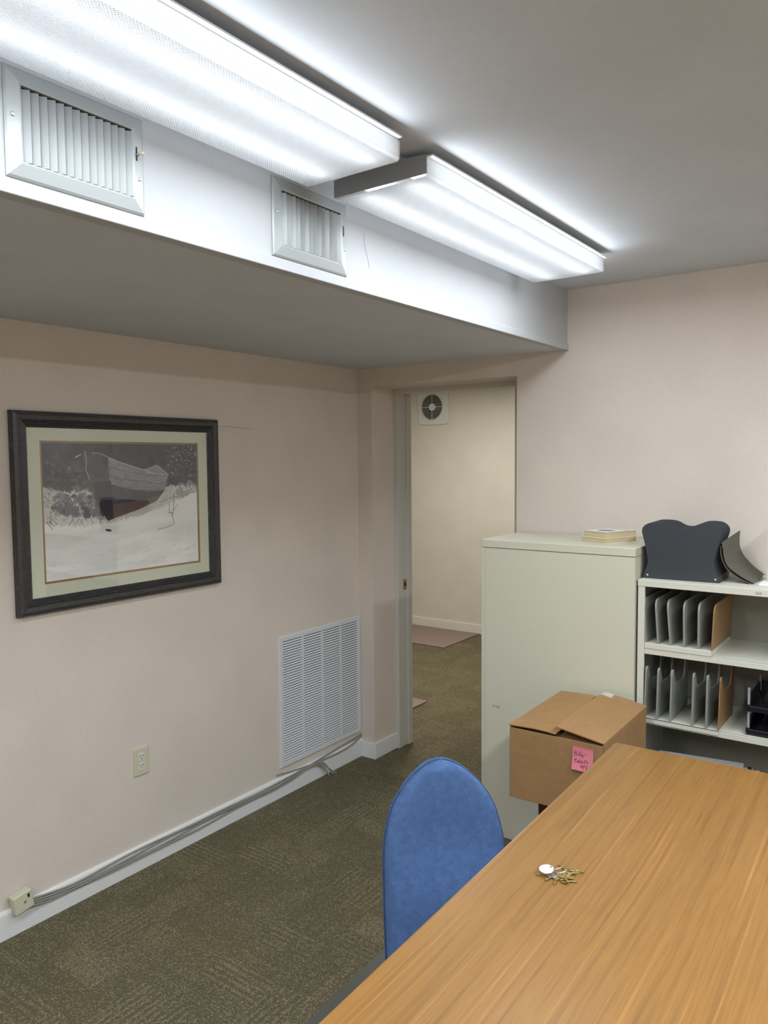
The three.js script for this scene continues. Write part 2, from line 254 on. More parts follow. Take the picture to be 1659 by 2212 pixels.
const mBackPanelShade = M({ color: new THREE.Color().setRGB(0.27, 0.26, 0.21), roughness: 0.5 });  // bookcase steel darkened, the shade inside is put into its colour
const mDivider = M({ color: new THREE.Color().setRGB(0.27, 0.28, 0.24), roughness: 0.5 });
const mOakSmall = M({ map: repeat(oakSmall, 4, 3), roughness: 0.45 });
const mSlate = M({ color: new THREE.Color().setRGB(0.031, 0.037, 0.043), roughness: 0.5 });
const mBlack = M({ color: new THREE.Color().setRGB(0.012, 0.013, 0.016), roughness: 0.25 });
const mGreyPlastic = M({ color: new THREE.Color().setRGB(0.33, 0.34, 0.37), roughness: 0.35 });
const mFolder = M({ color: new THREE.Color().setRGB(0.110, 0.102, 0.080), roughness: 0.8, side: THREE.DoubleSide });
const mPaper = M({ color: new THREE.Color().setRGB(0.80, 0.80, 0.79), roughness: 0.8 });
const mPages = M({ map: repeat(pageTex, 8, 60), roughness: 0.9 });
const mCover = M({ color: new THREE.Color().setRGB(0.72, 0.69, 0.60), roughness: 0.5 });
const mCard = M({ map: repeat(cardTex, 3), roughness: 0.85 });
const mTape = MP({ color: 0xffffff, roughness: 0.12, transmission: 0.75, thickness: 0, ior: 1.5 });
const mStool = M({ color: new THREE.Color().setRGB(0.085, 0.020, 0.012), roughness: 0.35 });
const mDesk = M({ map: repeat(deskTex, 1 / 0.914, 1 / 1.829), roughness: 0.33 });
const mDeskBody = M({ color: new THREE.Color().setRGB(0.10, 0.09, 0.075), roughness: 0.5 });
const mFabric = M({ map: repeat(fabricTex, 8), bumpMap: repeat(fabricBump, 24), bumpScale: 0.0012, roughness: 0.95 });
const mChairBlack = M({ color: new THREE.Color().setRGB(0.02, 0.02, 0.022), roughness: 0.45 });
const mBrass = M({ color: new THREE.Color().setRGB(0.52, 0.40, 0.16), roughness: 0.28, metalness: 0.9 });
const mNickel = M({ color: new THREE.Color().setRGB(0.62, 0.61, 0.58), roughness: 0.25, metalness: 0.95 });
const mTagWhite = M({ color: new THREE.Color().setRGB(0.80, 0.80, 0.80), roughness: 0.4 });
const mVinyl = M({ color: new THREE.Color().setRGB(0.085, 0.085, 0.072), roughness: 0.5 });
const mRug = M({ map: repeat(rugTex, 2.5), bumpMap: repeat(rugTex, 2.5), bumpScale: 0.003, roughness: 1 });
const mFan = M({ color: new THREE.Color().setRGB(0.66, 0.67, 0.60), roughness: 0.4 });
const mPencil = M({ color: new THREE.Color().setRGB(0.22, 0.19, 0.16), roughness: 0.9 });

// ------------------------------------------------------------------ the room
const CEIL = 2.442, RX = 4.6, FZ = 5.6, WT = 0.215, OX0 = 0.0985, OX1 = 0.969, OY = 2.073, HZ = -3.054, HX0 = -2.6, HX1 = 2.2;
struct('floor', uvMetres(bx(HX0 - 0.2, RX + 0.2, -0.06, 0, HZ - 0.2, FZ + 0.2)), mCarpet, 'olive brown patterned carpet floor', 'floor');
struct('ceiling', uvMetres(bx(HX0 - 0.2, RX + 0.2, CEIL, CEIL + 0.08, HZ - 0.2, FZ + 0.2)), mCeil, 'plain white painted ceiling', 'ceiling');
const wallLeft = struct('wall_left', uvMetres(bx(-0.12, 0, 0, CEIL, 0, FZ)), mWall, 'beige painted wall with the framed picture', 'wall');
{
  const s = shapeOf([[HX0, 0], [OX0, 0], [OX0, OY], [OX1, OY], [OX1, 0], [RX + 0.1, 0], [RX + 0.1, CEIL], [HX0, CEIL]]);
  struct('wall_back', uvMetres(ext(s, WT).translate(0, 0, -WT)), mWall, 'beige painted wall with the doorway', 'wall');
}
struct('wall_right', uvMetres(bx(RX, RX + 0.12, 0, CEIL, 0, FZ)), mWall, 'beige painted wall opposite the framed picture', 'wall');
struct('wall_front', uvMetres(bx(0, RX, 0, CEIL, FZ, FZ + 0.12)), mWall, 'beige painted wall facing the doorway', 'wall');
struct('wall_hall_far', uvMetres(bx(HX0, HX1, 0, CEIL, HZ - 0.12, HZ)), mHallWall, 'cream wall of the next room seen through the doorway', 'wall');
struct('wall_hall_left', uvMetres(bx(HX0 - 0.12, HX0, 0, CEIL, HZ, -WT)), mHallWall, 'left side wall of the next room', 'wall');
struct('wall_hall_right', uvMetres(bx(HX1, HX1 + 0.12, 0, CEIL, HZ, -WT)), mHallWall, 'right side wall of the next room', 'wall');

// boxed-in bulkhead under the ceiling, with a narrow trim strip along its lower edge
const BX = 1.222, BY = 2.174;
const bulk = structGroup('ceiling_bulkhead', 'white boxed bulkhead with two air registers along the ceiling', 'bulkhead');
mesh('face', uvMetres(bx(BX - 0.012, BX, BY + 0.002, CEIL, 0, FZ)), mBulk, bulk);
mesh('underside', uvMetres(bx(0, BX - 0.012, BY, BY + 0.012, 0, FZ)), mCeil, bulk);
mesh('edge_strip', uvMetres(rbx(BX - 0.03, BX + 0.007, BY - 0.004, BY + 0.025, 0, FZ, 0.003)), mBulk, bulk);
mesh('crack', tube([[BX + 0.0002, 2.348, 1.533], [BX + 0.0002, 2.32, 1.531], [BX + 0.0002, 2.295, 1.523], [BX + 0.0002, 2.268, 1.512], [BX + 0.0002, 2.25, 1.507]], 0.0006, 20, 5), mPencil, bulk);

// baseboards
function baseProfile(h = 0.088, t = 0.014) { return shapeOf([[0, 0], [t, 0], [t, h - 0.012], [t - 0.003, h - 0.004], [t - 0.008, h], [0, h]]); }
function baseRun(len, h, t) { return ext(baseProfile(h, t), len); }          // section in xy, run along +z
const bl = struct('baseboard_left', uvMetres(baseRun(FZ, 0.101, 0.014)), mTrim, 'white baseboard below the framed picture', 'baseboard');
const bk = structGroup('baseboard_back', 'short white baseboard turning the corner into the doorway', 'baseboard');
mesh('board', uvMetres(baseRun(OX0, 0.09, 0.014).rotateY(-PI / 2).translate(OX0 + 0.014, 0, 0).rotateY(0)), mTrim, bk).position.set(0, 0, 0);
bk.children[0].geometry = uvMetres(rbx(0.015, OX0 + 0.014, 0, 0.09, 0, 0.014, 0.003));
mesh('return_board', uvMetres(rbx(OX0, OX0 + 0.0138, 0, 0.0905, -0.205, 0.001, 0.003)), mTrim, bk);
struct('baseboard_hall', uvMetres(rbx(HX0, HX1, 0, 0.092, HZ, HZ + 0.014, 0.004)), mHallTrim, 'white baseboard along the cream wall of the next room', 'baseboard');

// wooden frame of the doorway at the back of the deep reveal
const door = structGroup('door_1', 'painted wooden door frame at the back of the doorway', 'door');
mesh('casing', uvMetres(rbx(OX0, 0.127, 0, OY, -0.235, -0.205, 0.002)), mJamb, door);
mesh('jamb', uvMetres(rbx(OX0, 0.125, 0, OY, -0.335, -0.235, 0.002)), mJamb, door);
mesh('door_stop', uvMetres(rbx(0.125, 0.134, 0, 2.045, -0.335, -0.292, 0.002)), mJamb, door);
mesh('head', uvMetres(rbx(OX0, OX1, 2.047, OY + 0.02, -0.335, -0.216, 0.002)), mJamb, door);
mesh('casing', uvMetres(rbx(0.852, OX1, 0, 2.047, -0.335, -0.216, 0.002)), mJamb, door);
const strike = mesh('strike_plate', merge([bx(0.125, 0.1266, 0.925, 0.985, -0.287, -0.257), bx(0.126, 0.128, 0.94, 0.97, -0.263, -0.255)]), mBrass, door);
strike.userData = { label: 'small brass strike plate' };
mesh('strike_hole', bx(0.1262, 0.1270, 0.945, 0.967, -0.283, -0.266), mDark, door);

// pencil line on the wall right of the picture
mesh('pencil_mark', merge([tube([[0.0004, 1.834, 1.035], [0.0004, 1.833, 0.95], [0.0004, 1.829, 0.86], [0.0004, 1.824, 0.795]], 0.0008, 16, 5), tube([[0.0004, 1.822, 1.03], [0.0004, 1.821, 1.0], [0.0004, 1.818, 0.985]], 0.0006, 8, 5)]), mPencil, wallLeft);

// ------------------------------------------------------------------ fluorescent wrap-around fittings
function makeWrapFixture(name, label, zFar, o = {}) {
  // local axes: x across (0 = middle), y up (0 = ceiling), z along (0 = far end, towards the camera)
  const g = thing(name, label, 'ceiling light', [o.x ?? 1.441, CEIL, zFar], 0, o.group);
  const W = 0.288, L = 1.219, yb = -0.072, yt = -0.026, hw = W / 2;
  // sheet steel body: flat pan and a raised channel that meets the ceiling
  const body = shapeOf([[-hw + 0.012, yt + 0.001], [-hw + 0.012, yt + 0.005], [-0.075, yt + 0.005], [-0.05, -0.0005], [0.05, -0.0005], [0.075, yt + 0.005], [hw + 0.014, yt + 0.005], [hw + 0.014, yt + 0.001]]);
  mesh('body', ext(body, L - 0.012).translate(0, 0, 0.006), mSteel, g);
  // acrylic lens: prismatic underside, ribbed sides
  const prof = []; const rib = 9;
  for (let i = 0; i <= rib; i++) { const y = yt + (yb + 0.008 - yt) * i / rib; prof.push([-hw, y]); if (i < rib) prof.push([-hw + 0.0012, y + (yb + 0.008 - yt) / rib * 0.5]); }
  for (let i = 1; i < 4; i++) { const a = PI + i / 4 * PI / 2; prof.push([-hw + 0.008 + 0.008 * Math.cos(a), yb + 0.008 + 0.008 * Math.sin(a)]); }
  const right = prof.map(([x, y]) => [-x, y]).reverse();
  prof.push([-hw + 0.008, yb]);
  const NB = 6; for (let i = 1; i < NB; i++) prof.push([lerp(-hw + 0.008, hw - 0.008, i / NB), yb - 0.0012 * Math.sin(PI * i / NB)]);
  prof.push([hw - 0.008, yb], ...right);
  const pos = [], uv = [], NZ = 4;
  for (let k = 0; k + 1 < prof.length; k++) for (let j = 0; j < NZ; j++) {
    const [xa, ya] = prof[k], [xb, yb2] = prof[k + 1], za = L * j / NZ, zb = L * (j + 1) / NZ;
    const flat = Math.abs(yb2 - ya) < 0.0009;
    const q = [[xa, ya, za], [xb, yb2, za], [xb, yb2, zb], [xa, ya, zb]];
    for (const t of [0, 1, 2, 0, 2, 3]) { pos.push(...q[t]); uv.push(flat ? q[t][0] : 0, flat ? q[t][2] : 0); }
  }
  const lg = new THREE.BufferGeometry(); lg.setAttribute('position', new THREE.Float32BufferAttribute(pos, 3)); lg.setAttribute('uv', new THREE.Float32BufferAttribute(uv, 2)); lg.computeVertexNormals();
  mesh('lens', lg, mLens, g);
  for (const x of [-0.060, 0.086]) mesh('fluorescent_tube', cyl(0.0127, 0.0127, 1.17, 16).rotateX(PI / 2).translate(x, -0.0455, L / 2), mTube, g);
  // ends
  const lip = (z) => { const pr = [[-hw, yt], [-hw, yb + 0.006], [-hw + 0.006, yb], [hw - 0.006, yb], [hw, yb + 0.006], [hw, yt]]; const s = shapeOf([...pr, ...pr.map(([x, y]) => [x * 0.972, y + 0.0035 * (y < yt ? 1 : 0)]).reverse()]); return ext(s, 0.005).translate(0, 0, z); };
  if (o.farLip !== false) mesh('lens_rim', lip(-0.004), mLensRim, g);
  if (o.nearLip) mesh('lens_rim', lip(L - 0.001), mLensRim, g);
  const cap = shapeOf([[-hw - 0.002, yb + 0.004], [-hw - 0.002, yt + 0.003], [-0.06, yt + 0.006], [-0.035, -0.001], [0.055, -0.001], [0.085, yt + 0.008], [hw + 0.002, yt + 0.004], [hw + 0.002, yb + 0.005]]);
  const inner = shapeOf([[-hw + 0.008, yb + 0.008], [-hw + 0.008, yt + 0.002], [-0.06, yt + 0.005], [-0.035, -0.002], [0.055, -0.002], [0.085, yt + 0.006], [hw - 0.008, yt + 0.003], [hw - 0.008, yb + 0.008]]);
  if (o.farCap !== false) mesh('end_cap', ext(inner, 0.0015).translate(0, 0, 0.004), mPan, g);
  mesh('end_cap', o.nearCap ? ext(cap, 0.003).translate(0, 0, L + 0.001) : ext(inner, 0.0015).translate(0, 0, L - 0.006), mPan, g);
  // the light each face gives off
  const k = o.k ?? 1;
  const area = (I, w, h, p, rot) => { const a = new THREE.RectAreaLight(o.color ?? LAMP.color, I * k, w, h); a.position.set(...p); a.rotation.set(...rot); a.name = 'lamp'; a.castShadow = true; g.add(a); return a; };
  area(o.down ?? LAMP.down, 0.18, L - 0.03, [0.046, yb - 0.006, L / 2], [-PI / 2, 0, 0]);
  area(LAMP.sideOut, L - 0.03, 0.034, [hw + 0.0015, (yb + yt) / 2 - 0.003, L / 2], [0, -PI / 2, 0]);
  if (o.x === undefined) area(LAMP.sideIn, L - 0.03, 0.034, [-hw - 0.0015, (yb + yt) / 2 - 0.003, L / 2], [0, PI / 2, 0]);
  if (o.endGlow) area(LAMP.sideOut * 0.7, W - 0.03, 0.034, [0, (yb + yt) / 2 - 0.003, -0.006], [0, 0, 0]);
  return g;
}
makeWrapFixture('fluorescent_ceiling_light', 'lit fluorescent ceiling light with grey end plate facing us, nearer the doorway', 0.535, { nearCap: true, endGlow: true, group: 'fluorescent ceiling lights' });
makeWrapFixture('fluorescent_ceiling_light', 'larger lit fluorescent ceiling light at the top left, cut by the picture edge', 1.873, { group: 'fluorescent ceiling lights' });
makeWrapFixture('fluorescent_ceiling_light', 'fluorescent ceiling light over the right side of the room, beside the far wall', 0.535, { x: 3.0, k: 3.05, nearCap: true, group: 'fluorescent ceiling lights' });
makeWrapFixture('fluorescent_ceiling_light', 'fluorescent ceiling light over the right side of the room, beside the camera', 1.95, { x: 3.0, k: 3.05, group: 'fluorescent ceiling lights' });
makeWrapFixture('fluorescent_ceiling_light', 'added unseen ceiling light for fill, over the right side of the room behind the camera', 3.4, { x: 3.0, k: 3.05, group: 'fluorescent ceiling lights' });  // unseen fitting, added to brighten the left wall and the front faces
makeWrapFixture('fluorescent_ceiling_light', 'added unseen ceiling light for fill behind the camera, in line with the bulkhead row', 3.25, { k: 3.0, group: 'fluorescent ceiling lights' });  // added out of view to light the cabinet front and left wall
makeWrapFixture('fluorescent_ceiling_light', 'fluorescent ceiling light in the next room beyond the doorway', -2.1, { x: -0.6, down: HALL.down, color: HALL.color, group: 'fluorescent ceiling lights' });

// ------------------------------------------------------------------ air registers in the bulkhead
function register(label, zc, tilt, lever) {
  const g = thing('air_register', label, 'air vent', [BX, 2.303, zc], PI / 2, 'air registers in the bulkhead');   // local x runs to the right, z out of the bulkhead
  const w = 0.302, h = 0.200;
  mitredFrame(g, 'frame_rail', w, h, [[0, 0], [0, 0.003], [0.004, 0.006], [0.027, 0.0105], [0.031, 0.009], [0.031, 0]], mVent);
  mesh('duct_shade', bx(-w / 2 + 0.02, w / 2 - 0.02, -h / 2 + 0.02, h / 2 - 0.02, 0.0003, 0.001), mDark, g);  // flat black sheet, painted shade in place of an open duct
  const n = 14, iw = w - 0.062, blade = rbx(-0.0092, 0.0092, -(h - 0.062) / 2 + 0.001, (h - 0.062) / 2 - 0.004, -0.0006, 0.0006, 0.0004, 1);
  for (let i = 0; i < n; i++) { const b = mesh('blade', blade, mBlade, g); b.position.set(-iw / 2 + iw * (i + 0.5) / n, 0, 0.0056); b.rotation.y = tilt(i); }
  for (const [x, y] of [[-w / 2 + 0.014, 0.012], [w / 2 - 0.014, -0.028]]) { const s = mesh('screw', new THREE.SphereGeometry(0.0042, 12, 6).scale(1, 1, 0.45), mScrew, g); s.position.set(x, y, 0.0085); }
  mesh('lever_slot', bx(-0.0012, 0.0012, -0.014, 0.014, 0, 0.0009).translate(w / 2 - 0.021, 0.022, 0.0102), mDark, g);
  if (lever) { const l = mesh('lever', merge([cyl(0.0022, 0.003, 0.012, 10).rotateX(PI / 2).translate(0, 0, 0.006), new THREE.SphereGeometry(0.0045, 10, 8).scale(1, 0.8, 0.8).translate(0.004, 0.001, 0.0125)]), mIvory, g); l.position.set(w / 2 - 0.019, 0.021, 0.0098); }
  return g;
}
register('aluminium air register with ivory lever, nearer of two on the bulkhead', 2.4655, (i) => -0.60 - 0.03 * (i % 3), true);
register('aluminium air register below the gap between the two ceiling lights', 1.7715, (i) => -0.62 + 0.16 * Math.sin(i * 2.1), false);

// ------------------------------------------------------------------ return-air grille on the left wall
{
  const g = thing('return_air_grille', 'large white louvered return air grille low on the left wall', 'air vent', [0, 0.4735, 0.331], PI / 2);
  const w = 0.656, h = 0.663;
  mitredFrame(g, 'frame_rail', w, h, [[0, 0], [0, 0.006], [0.003, 0.009], [0.024, 0.009], [0.026, 0.007], [0.026, 0]], mGrille);
  mesh('cavity_shade', bx(-w / 2 + 0.02, w / 2 - 0.02, -h / 2 + 0.02, h / 2 - 0.02, 0.0004, 0.001), mDark, g);  // black sheet painting the shade of the cavity behind the louvers
  const cols = 4, mull = 0.011, iw = w - 0.052, cw = (iw - mull * (cols - 1)) / cols, rows = 47, ih = h - 0.056, pitch = ih / rows;
  const louver = new THREE.BoxGeometry(cw, 0.0088, 0.0011);
  for (let c = 0; c < cols; c++) {
    const x = -iw / 2 + cw / 2 + c * (cw + mull);
    for (let r = 0; r < rows; r++) { const l = mesh('louver', louver, mGrille, g); l.position.set(x, -ih / 2 + pitch * (r + 0.5), 0.0045); l.rotation.x = -0.42; }
    if (c) mesh('mullion', rbx(-mull / 2, mull / 2, -ih / 2 - 0.002, ih / 2 + 0.002, 0.002, 0.0088, 0.001, 1), mGrille, g).position.x = x - cw / 2 - mull / 2;
  }
  for (const [x, y] of [[-0.17, h / 2 - 0.013], [0.17, h / 2 - 0.013], [-0.17, -h / 2 + 0.013], [0.17, -h / 2 + 0.013], [-w / 2 + 0.013, 0.17], [-w / 2 + 0.013, -0.17], [w / 2 - 0.013, 0.17], [w / 2 - 0.013, -0.17]])
    mesh('screw', new THREE.SphereGeometry(0.0042, 12, 6).scale(1, 1, 0.45), mGrille, g).position.set(x, y, 0.009);
}

// ------------------------------------------------------------------ framed picture
{
  const g = thing('framed_picture', 'dark framed print of a beached boat in snow on the left wall', 'picture', [0.002, 1.4965, 1.508], PI / 2);
  const w = 0.938, h = 0.728, fw = 0.058;
  mitredFrame(g, 'frame_rail', w, h, [[0, 0], [0, 0.020], [0.003, 0.026], [0.016, 0.030], [0.030, 0.028], [0.034, 0.022], [0.038, 0.024], [0.042, 0.019], [0.046, 0.021], [0.050, 0.016], [0.054, 0.017], [fw, 0.013], [fw, 0]], mFrameWood);
  mesh('backing_board', bx(-w / 2 + 0.02, w / 2 - 0.02, -h / 2 + 0.02, h / 2 - 0.02, 0.001, 0.006), mMatBoard, g);
  const iw = 0.708, ih = 0.504;
  const ring = (ow, oh, nw, nh, z0, d) => { const s = roundRect(ow, oh, 0.0001); s.holes.push(new THREE.Path(roundRect(nw, nh, 0.0001).getPoints(2))); return ext(s, d).translate(0, 0, z0); };
  mesh('mat_board', ring(w - 2 * fw + 0.012, h - 2 * fw + 0.012, iw + 0.016, ih + 0.016, 0.0085, 0.0018), mMatBoard, g);
  mesh('inner_mat', ring(iw + 0.03, ih + 0.03, iw, ih, 0.0070, 0.0013), mFillet, g);
  mesh('print', new THREE.PlaneGeometry(iw + 0.006, ih + 0.006).translate(0, 0, 0.0066), mPrint, g);
  mesh('glass', bx(-w / 2 + fw - 0.004, w / 2 - fw + 0.004, -h / 2 + fw - 0.004, h / 2 - fw + 0.004, 0.0118, 0.0119), mGlass, g);
}

// ------------------------------------------------------------------ outlet, junction box, cables on the left wall
{
  const g = thing('wall_outlet', 'ivory duplex wall outlet below the framed picture', 'outlet', [0, 0.4496, 1.4765], PI / 2);
  mesh('cover_plate', ext(roundRect(0.064, 0.108, 0.003), 0.0028, 0.003, 3).translate(0, 0, 0.001), mIvory, g);
  for (const s of [1, -1]) {
    const sh = new THREE.Shape(); sh.absarc(0, 0, 0.0172, 0.72, PI - 0.72); sh.absarc(0, 0, 0.0172, PI + 0.72, 2 * PI - 0.72); sh.closePath();
    const r = mesh('receptacle', ext(sh, 0.0016, 0.0006, 1, 14), mReceptacle, g); r.position.set(0, s * 0.0195, 0.0066);
    for (const [x, hh] of [[-0.0062, 0.0085], [0.0062, 0.007]]) mesh('slot', bx(-0.0011, 0.0011, -hh / 2, hh / 2, 0, 0.0005).translate(x, 0.004, 0.0021), mDark, r);
    mesh('ground_hole', cyl(0.0023, 0.0023, 0.0005, 12).rotateX(PI / 2).translate(0, -0.0075, 0.0023), mDark, r);
  }
  mesh('screw', cyl(0.0028, 0.0028, 0.001, 10).rotateX(PI / 2).translate(0, 0, 0.0071), mIvory, g);
}
{
  const g = thing('junction_box', 'ivory surface phone junction box tilted on the left baseboard', 'junction box', [0.006, 0.1215, 2.012], PI / 2);
  g.rotation.set(0, PI / 2, 0.16, 'YXZ');
  mesh('cover', new RoundedBoxGeometry(0.070, 0.068, 0.030, 3, 0.005).translate(0, 0, 0.024), mIvory, g);
  mesh('base', rbx(-0.033, 0.033, -0.031, 0.031, 0.002, 0.010, 0.002), mIvory, g);
  mesh('knockout', bx(-0.004, 0.004, -0.007, 0.007, 0, 0.0006).translate(0.020, 0.016, 0.0388), mDark, g);
  const s = mesh('screw', merge([cyl(0.005, 0.005, 0.0008, 14).rotateX(PI / 2), bx(-0.0042, 0.0042, -0.0008, 0.0008, 0.0003, 0.0007)]), mScrew, g); s.position.set(0.004, 0, 0.0392);
}
{
  // grey cables: [start height, height along the run, distance from the wall, end]
  const run = (y0, y, x, wob, end) => { const p = [[0.026, y0, 1.982], [0.027, y0 - 0.004, 1.955], [x, lerp(y0, y, 0.6) - 0.003, 1.90]]; for (let z = 1.8; z > 0.62; z -= 0.12) p.push([x + 0.002 * Math.sin(z * 7 + wob), y + 0.0035 * Math.sin(z * 5.3 + wob) + 0.002 * Math.sin(z * 13 + 2 * wob), z]); return p.concat(end); };
  const grp = 'grey cables along the left baseboard';
  const cable = (pts, r, label) => tag(mesh('cable', tube(pts, r, 120, 8), mCable), label, 'cable', grp);
  cable(run(0.112, 0.0880, 0.0182, 0.3, [[0.0185, 0.093, 0.5], [0.019, 0.104, 0.36], [0.012, 0.112, 0.2], [0.010, 0.118, 0.08], [0.008, 0.126, 0.006]]), 0.0042, 'topmost grey cable clipped along the left baseboard, ending at the corner');
  cable(run(0.103, 0.0785, 0.0187, 1.4, [[0.0185, 0.083, 0.5], [0.0185, 0.092, 0.38], [0.0185, 0.088, 0.26], [0.0185, 0.092, 0.14], [0.0185, 0.106, 0.06], [0.009, 0.117, 0.006]]), 0.0042, 'second grey cable down along the left baseboard, bowing below the grille');
  cable(run(0.094, 0.0690, 0.0190, 2.7, [[0.019, 0.082, 0.54], [0.022, 0.092, 0.44], [0.026, 0.080, 0.36], [0.045, 0.03, 0.325], [0.054, 0.008, 0.312]]), 0.0042, 'third grey cable down, drooping onto the carpet below the grille');
  cable(run(0.085, 0.0595, 0.0190, 4.1, [[0.019, 0.071, 0.56], [0.021, 0.086, 0.48], [0.026, 0.076, 0.39], [0.040, 0.03, 0.345], [0.047, 0.006, 0.335]]), 0.0042, 'lowest grey cable of the run along the left baseboard');
  cable([[0.004, 0.118, 0.690], [0.012, 0.121, 0.672], [0.012, 0.112, 0.63], [0.014, 0.103, 0.54], [0.020, 0.096, 0.45], [0.028, 0.083, 0.385], [0.052, 0.034, 0.325], [0.064, 0.012, 0.30]], 0.0034, 'short grey cable coming out of the wall below the grille corner');
}

// ------------------------------------------------------------------ next room: wall fan and mats
{
  const g = thing('exhaust_fan', 'square cream wall exhaust fan with round grille in the next room', 'fan', [-1.423, 2.178, HZ], 0);
  const w = 0.335, h = 0.312, b = 0.010, s = new THREE.Shape();
  s.moveTo(-w / 2 + 0.012, h / 2); s.lineTo(w / 2 - 0.012, h / 2); s.quadraticCurveTo(w / 2, h / 2, w / 2, h / 2 - 0.012); s.quadraticCurveTo(w / 2 + b, 0, w / 2 - 0.002, -h / 2 + 0.03); s.quadraticCurveTo(w / 2 - 0.004, -h / 2 + 0.008, w / 2 - 0.03, -h / 2 + 0.004);
  s.quadraticCurveTo(0, -h / 2 - b, -w / 2 + 0.03, -h / 2 + 0.004); s.quadraticCurveTo(-w / 2 + 0.004, -h / 2 + 0.006, -w / 2 + 0.002, -h / 2 + 0.03); s.quadraticCurveTo(-w / 2 - b, 0, -w / 2, h / 2 - 0.012); s.quadraticCurveTo(-w / 2, h / 2, -w / 2 + 0.012, h / 2);
  const cx = -0.012, cy = 0.012, R = 0.122, hole = new THREE.Path(); hole.absarc(cx, cy, R, 0, 2 * PI, true); s.holes.push(hole);
  mesh('plate', ext(s, 0.012, 0.004, 2, 40), mFan, g);
  mesh('bezel', new THREE.TorusGeometry(R + 0.004, 0.006, 8, 56).translate(cx, cy, 0.017), mFan, g);
  mesh('dark_interior', cyl(R, R, 0.002, 40).rotateX(PI / 2).translate(cx, cy, 0.002), mDark, g);
  for (let i = 0; i < 5; i++) mesh('ring', new THREE.TorusGeometry(0.054 + i * 0.0142, 0.0017, 6, 48).translate(cx, cy, 0.014), mFan, g);
  mesh('spoke', bx(-R, R, -0.0022, 0.0022, 0.011, 0.014).translate(cx, cy, 0), mFan, g);
  mesh('spoke', bx(-0.0022, 0.0022, -R, R, 0.011, 0.014).translate(cx, cy, 0), mFan, g);
  mesh('hub', cyl(0.036, 0.040, 0.012, 32).rotateX(PI / 2).translate(cx, cy, 0.013), mFan, g);
  mesh('knob', new THREE.SphereGeometry(0.011, 14, 8).scale(1, 1, 0.7).translate(0.118, -0.112, 0.018), mFan, g);
}
tag(mesh('floor_mat', uvMetres(rbx(-2.1, -0.905, 0, 0.010, -3.035, -2.385, 0.004)), mRug), 'mauve floor mat against the far wall of the next room', 'mat', 'mauve mats in the next room');
tag(mesh('floor_mat', uvMetres(rbx(-1.05, -0.203, 0, 0.010, -1.02, -0.40, 0.004)), mRug), 'mauve floor mat just inside the next room, half behind the door frame', 'mat', 'mauve mats in the next room').position.z = 0.0;

// ------------------------------------------------------------------ filing cabinet
{
  const g = thing('filing_cabinet', 'tall putty coloured steel filing cabinet beside the doorway', 'filing cabinet', [0.996, 0, 0.014]);
  const w = 0.678, h = 1.325, d = 0.386;
  const side = new THREE.PlaneGeometry(w - 0.02, h - 0.036 - 0.002); // the panel that faces us, with its scuffs
  mesh('carcass', uvMetres(rbx(0.018, w, 0, h - 0.036, 0, d - 0.001, 0.002)), mCab, g);
  mesh('side_panel', side.translate(w / 2 + 0.009, (h - 0.036) / 2, d + 0.0003), mCabSide, g);
  for (const z of [0, d - 0.0125]) mesh('corner_post', rbx(0, 0.018, 0, h - 0.036, z, z + 0.0120, 0.001, 1), mCab, g);
  mesh('top', rbx(-0.001, w + 0.001, h - 0.0345, h, -0.001, d + 0.002, 0.003, 3), mCab, g);
  for (let i = 0; i < 4; i++) {
    const y0 = 0.05 + i * 0.308, dr = mesh('drawer', rbx(0.002, 0.018, y0, y0 + 0.298, 0.013, d - 0.013, 0.003), mCab, g);
    mesh('handle', rbx(0.0005, 0.0035, y0 + 0.20, y0 + 0.215, d / 2 - 0.05, d / 2 + 0.05, 0.001), mNickel, dr);
    mesh('label_holder', rbx(0.001, 0.003, y0 + 0.235, y0 + 0.265, d / 2 - 0.04, d / 2 + 0.04, 0.0005), mNickel, dr);
  }
}
// two paperbacks on the cabinet
function book(label, x, y, z, turn, t, w, d, coverMat, title) {
  const g = thing('paperback_book', label, 'book', [x, y, z], turn, 'books on the filing cabinet');
  mesh('pages', uvMetres(bx(-w / 2 + 0.001, w / 2 - 0.002, 0.0008, t - 0.0008, -d / 2 + 0.002, d / 2 - 0.002)), mPages, g);
  mesh('cover', rbx(-w / 2, w / 2, 0, 0.0008, -d / 2, d / 2, 0.0003, 1), coverMat, g);
  mesh('cover', new THREE.BoxGeometry(w, 0.0008, d).translate(0, t - 0.0004, 0), title, g);
  mesh('spine', bx(-w / 2 - 0.0006, -w / 2 + 0.0008, 0, t, -d / 2, d / 2), coverMat, g);
}
book('worn cream paperback lying under the other book on the cabinet', 1.4925, 1.325, 0.195, -0.37, 0.021, 0.138, 0.196, mCover, mCover);
book('yellowed paperback with pale cover, on top of the other book', 1.4975, 1.346, 0.187, -0.40, 0.025, 0.126, 0.185, mCover, M({ map: bookTex, roughness: 0.5 }));

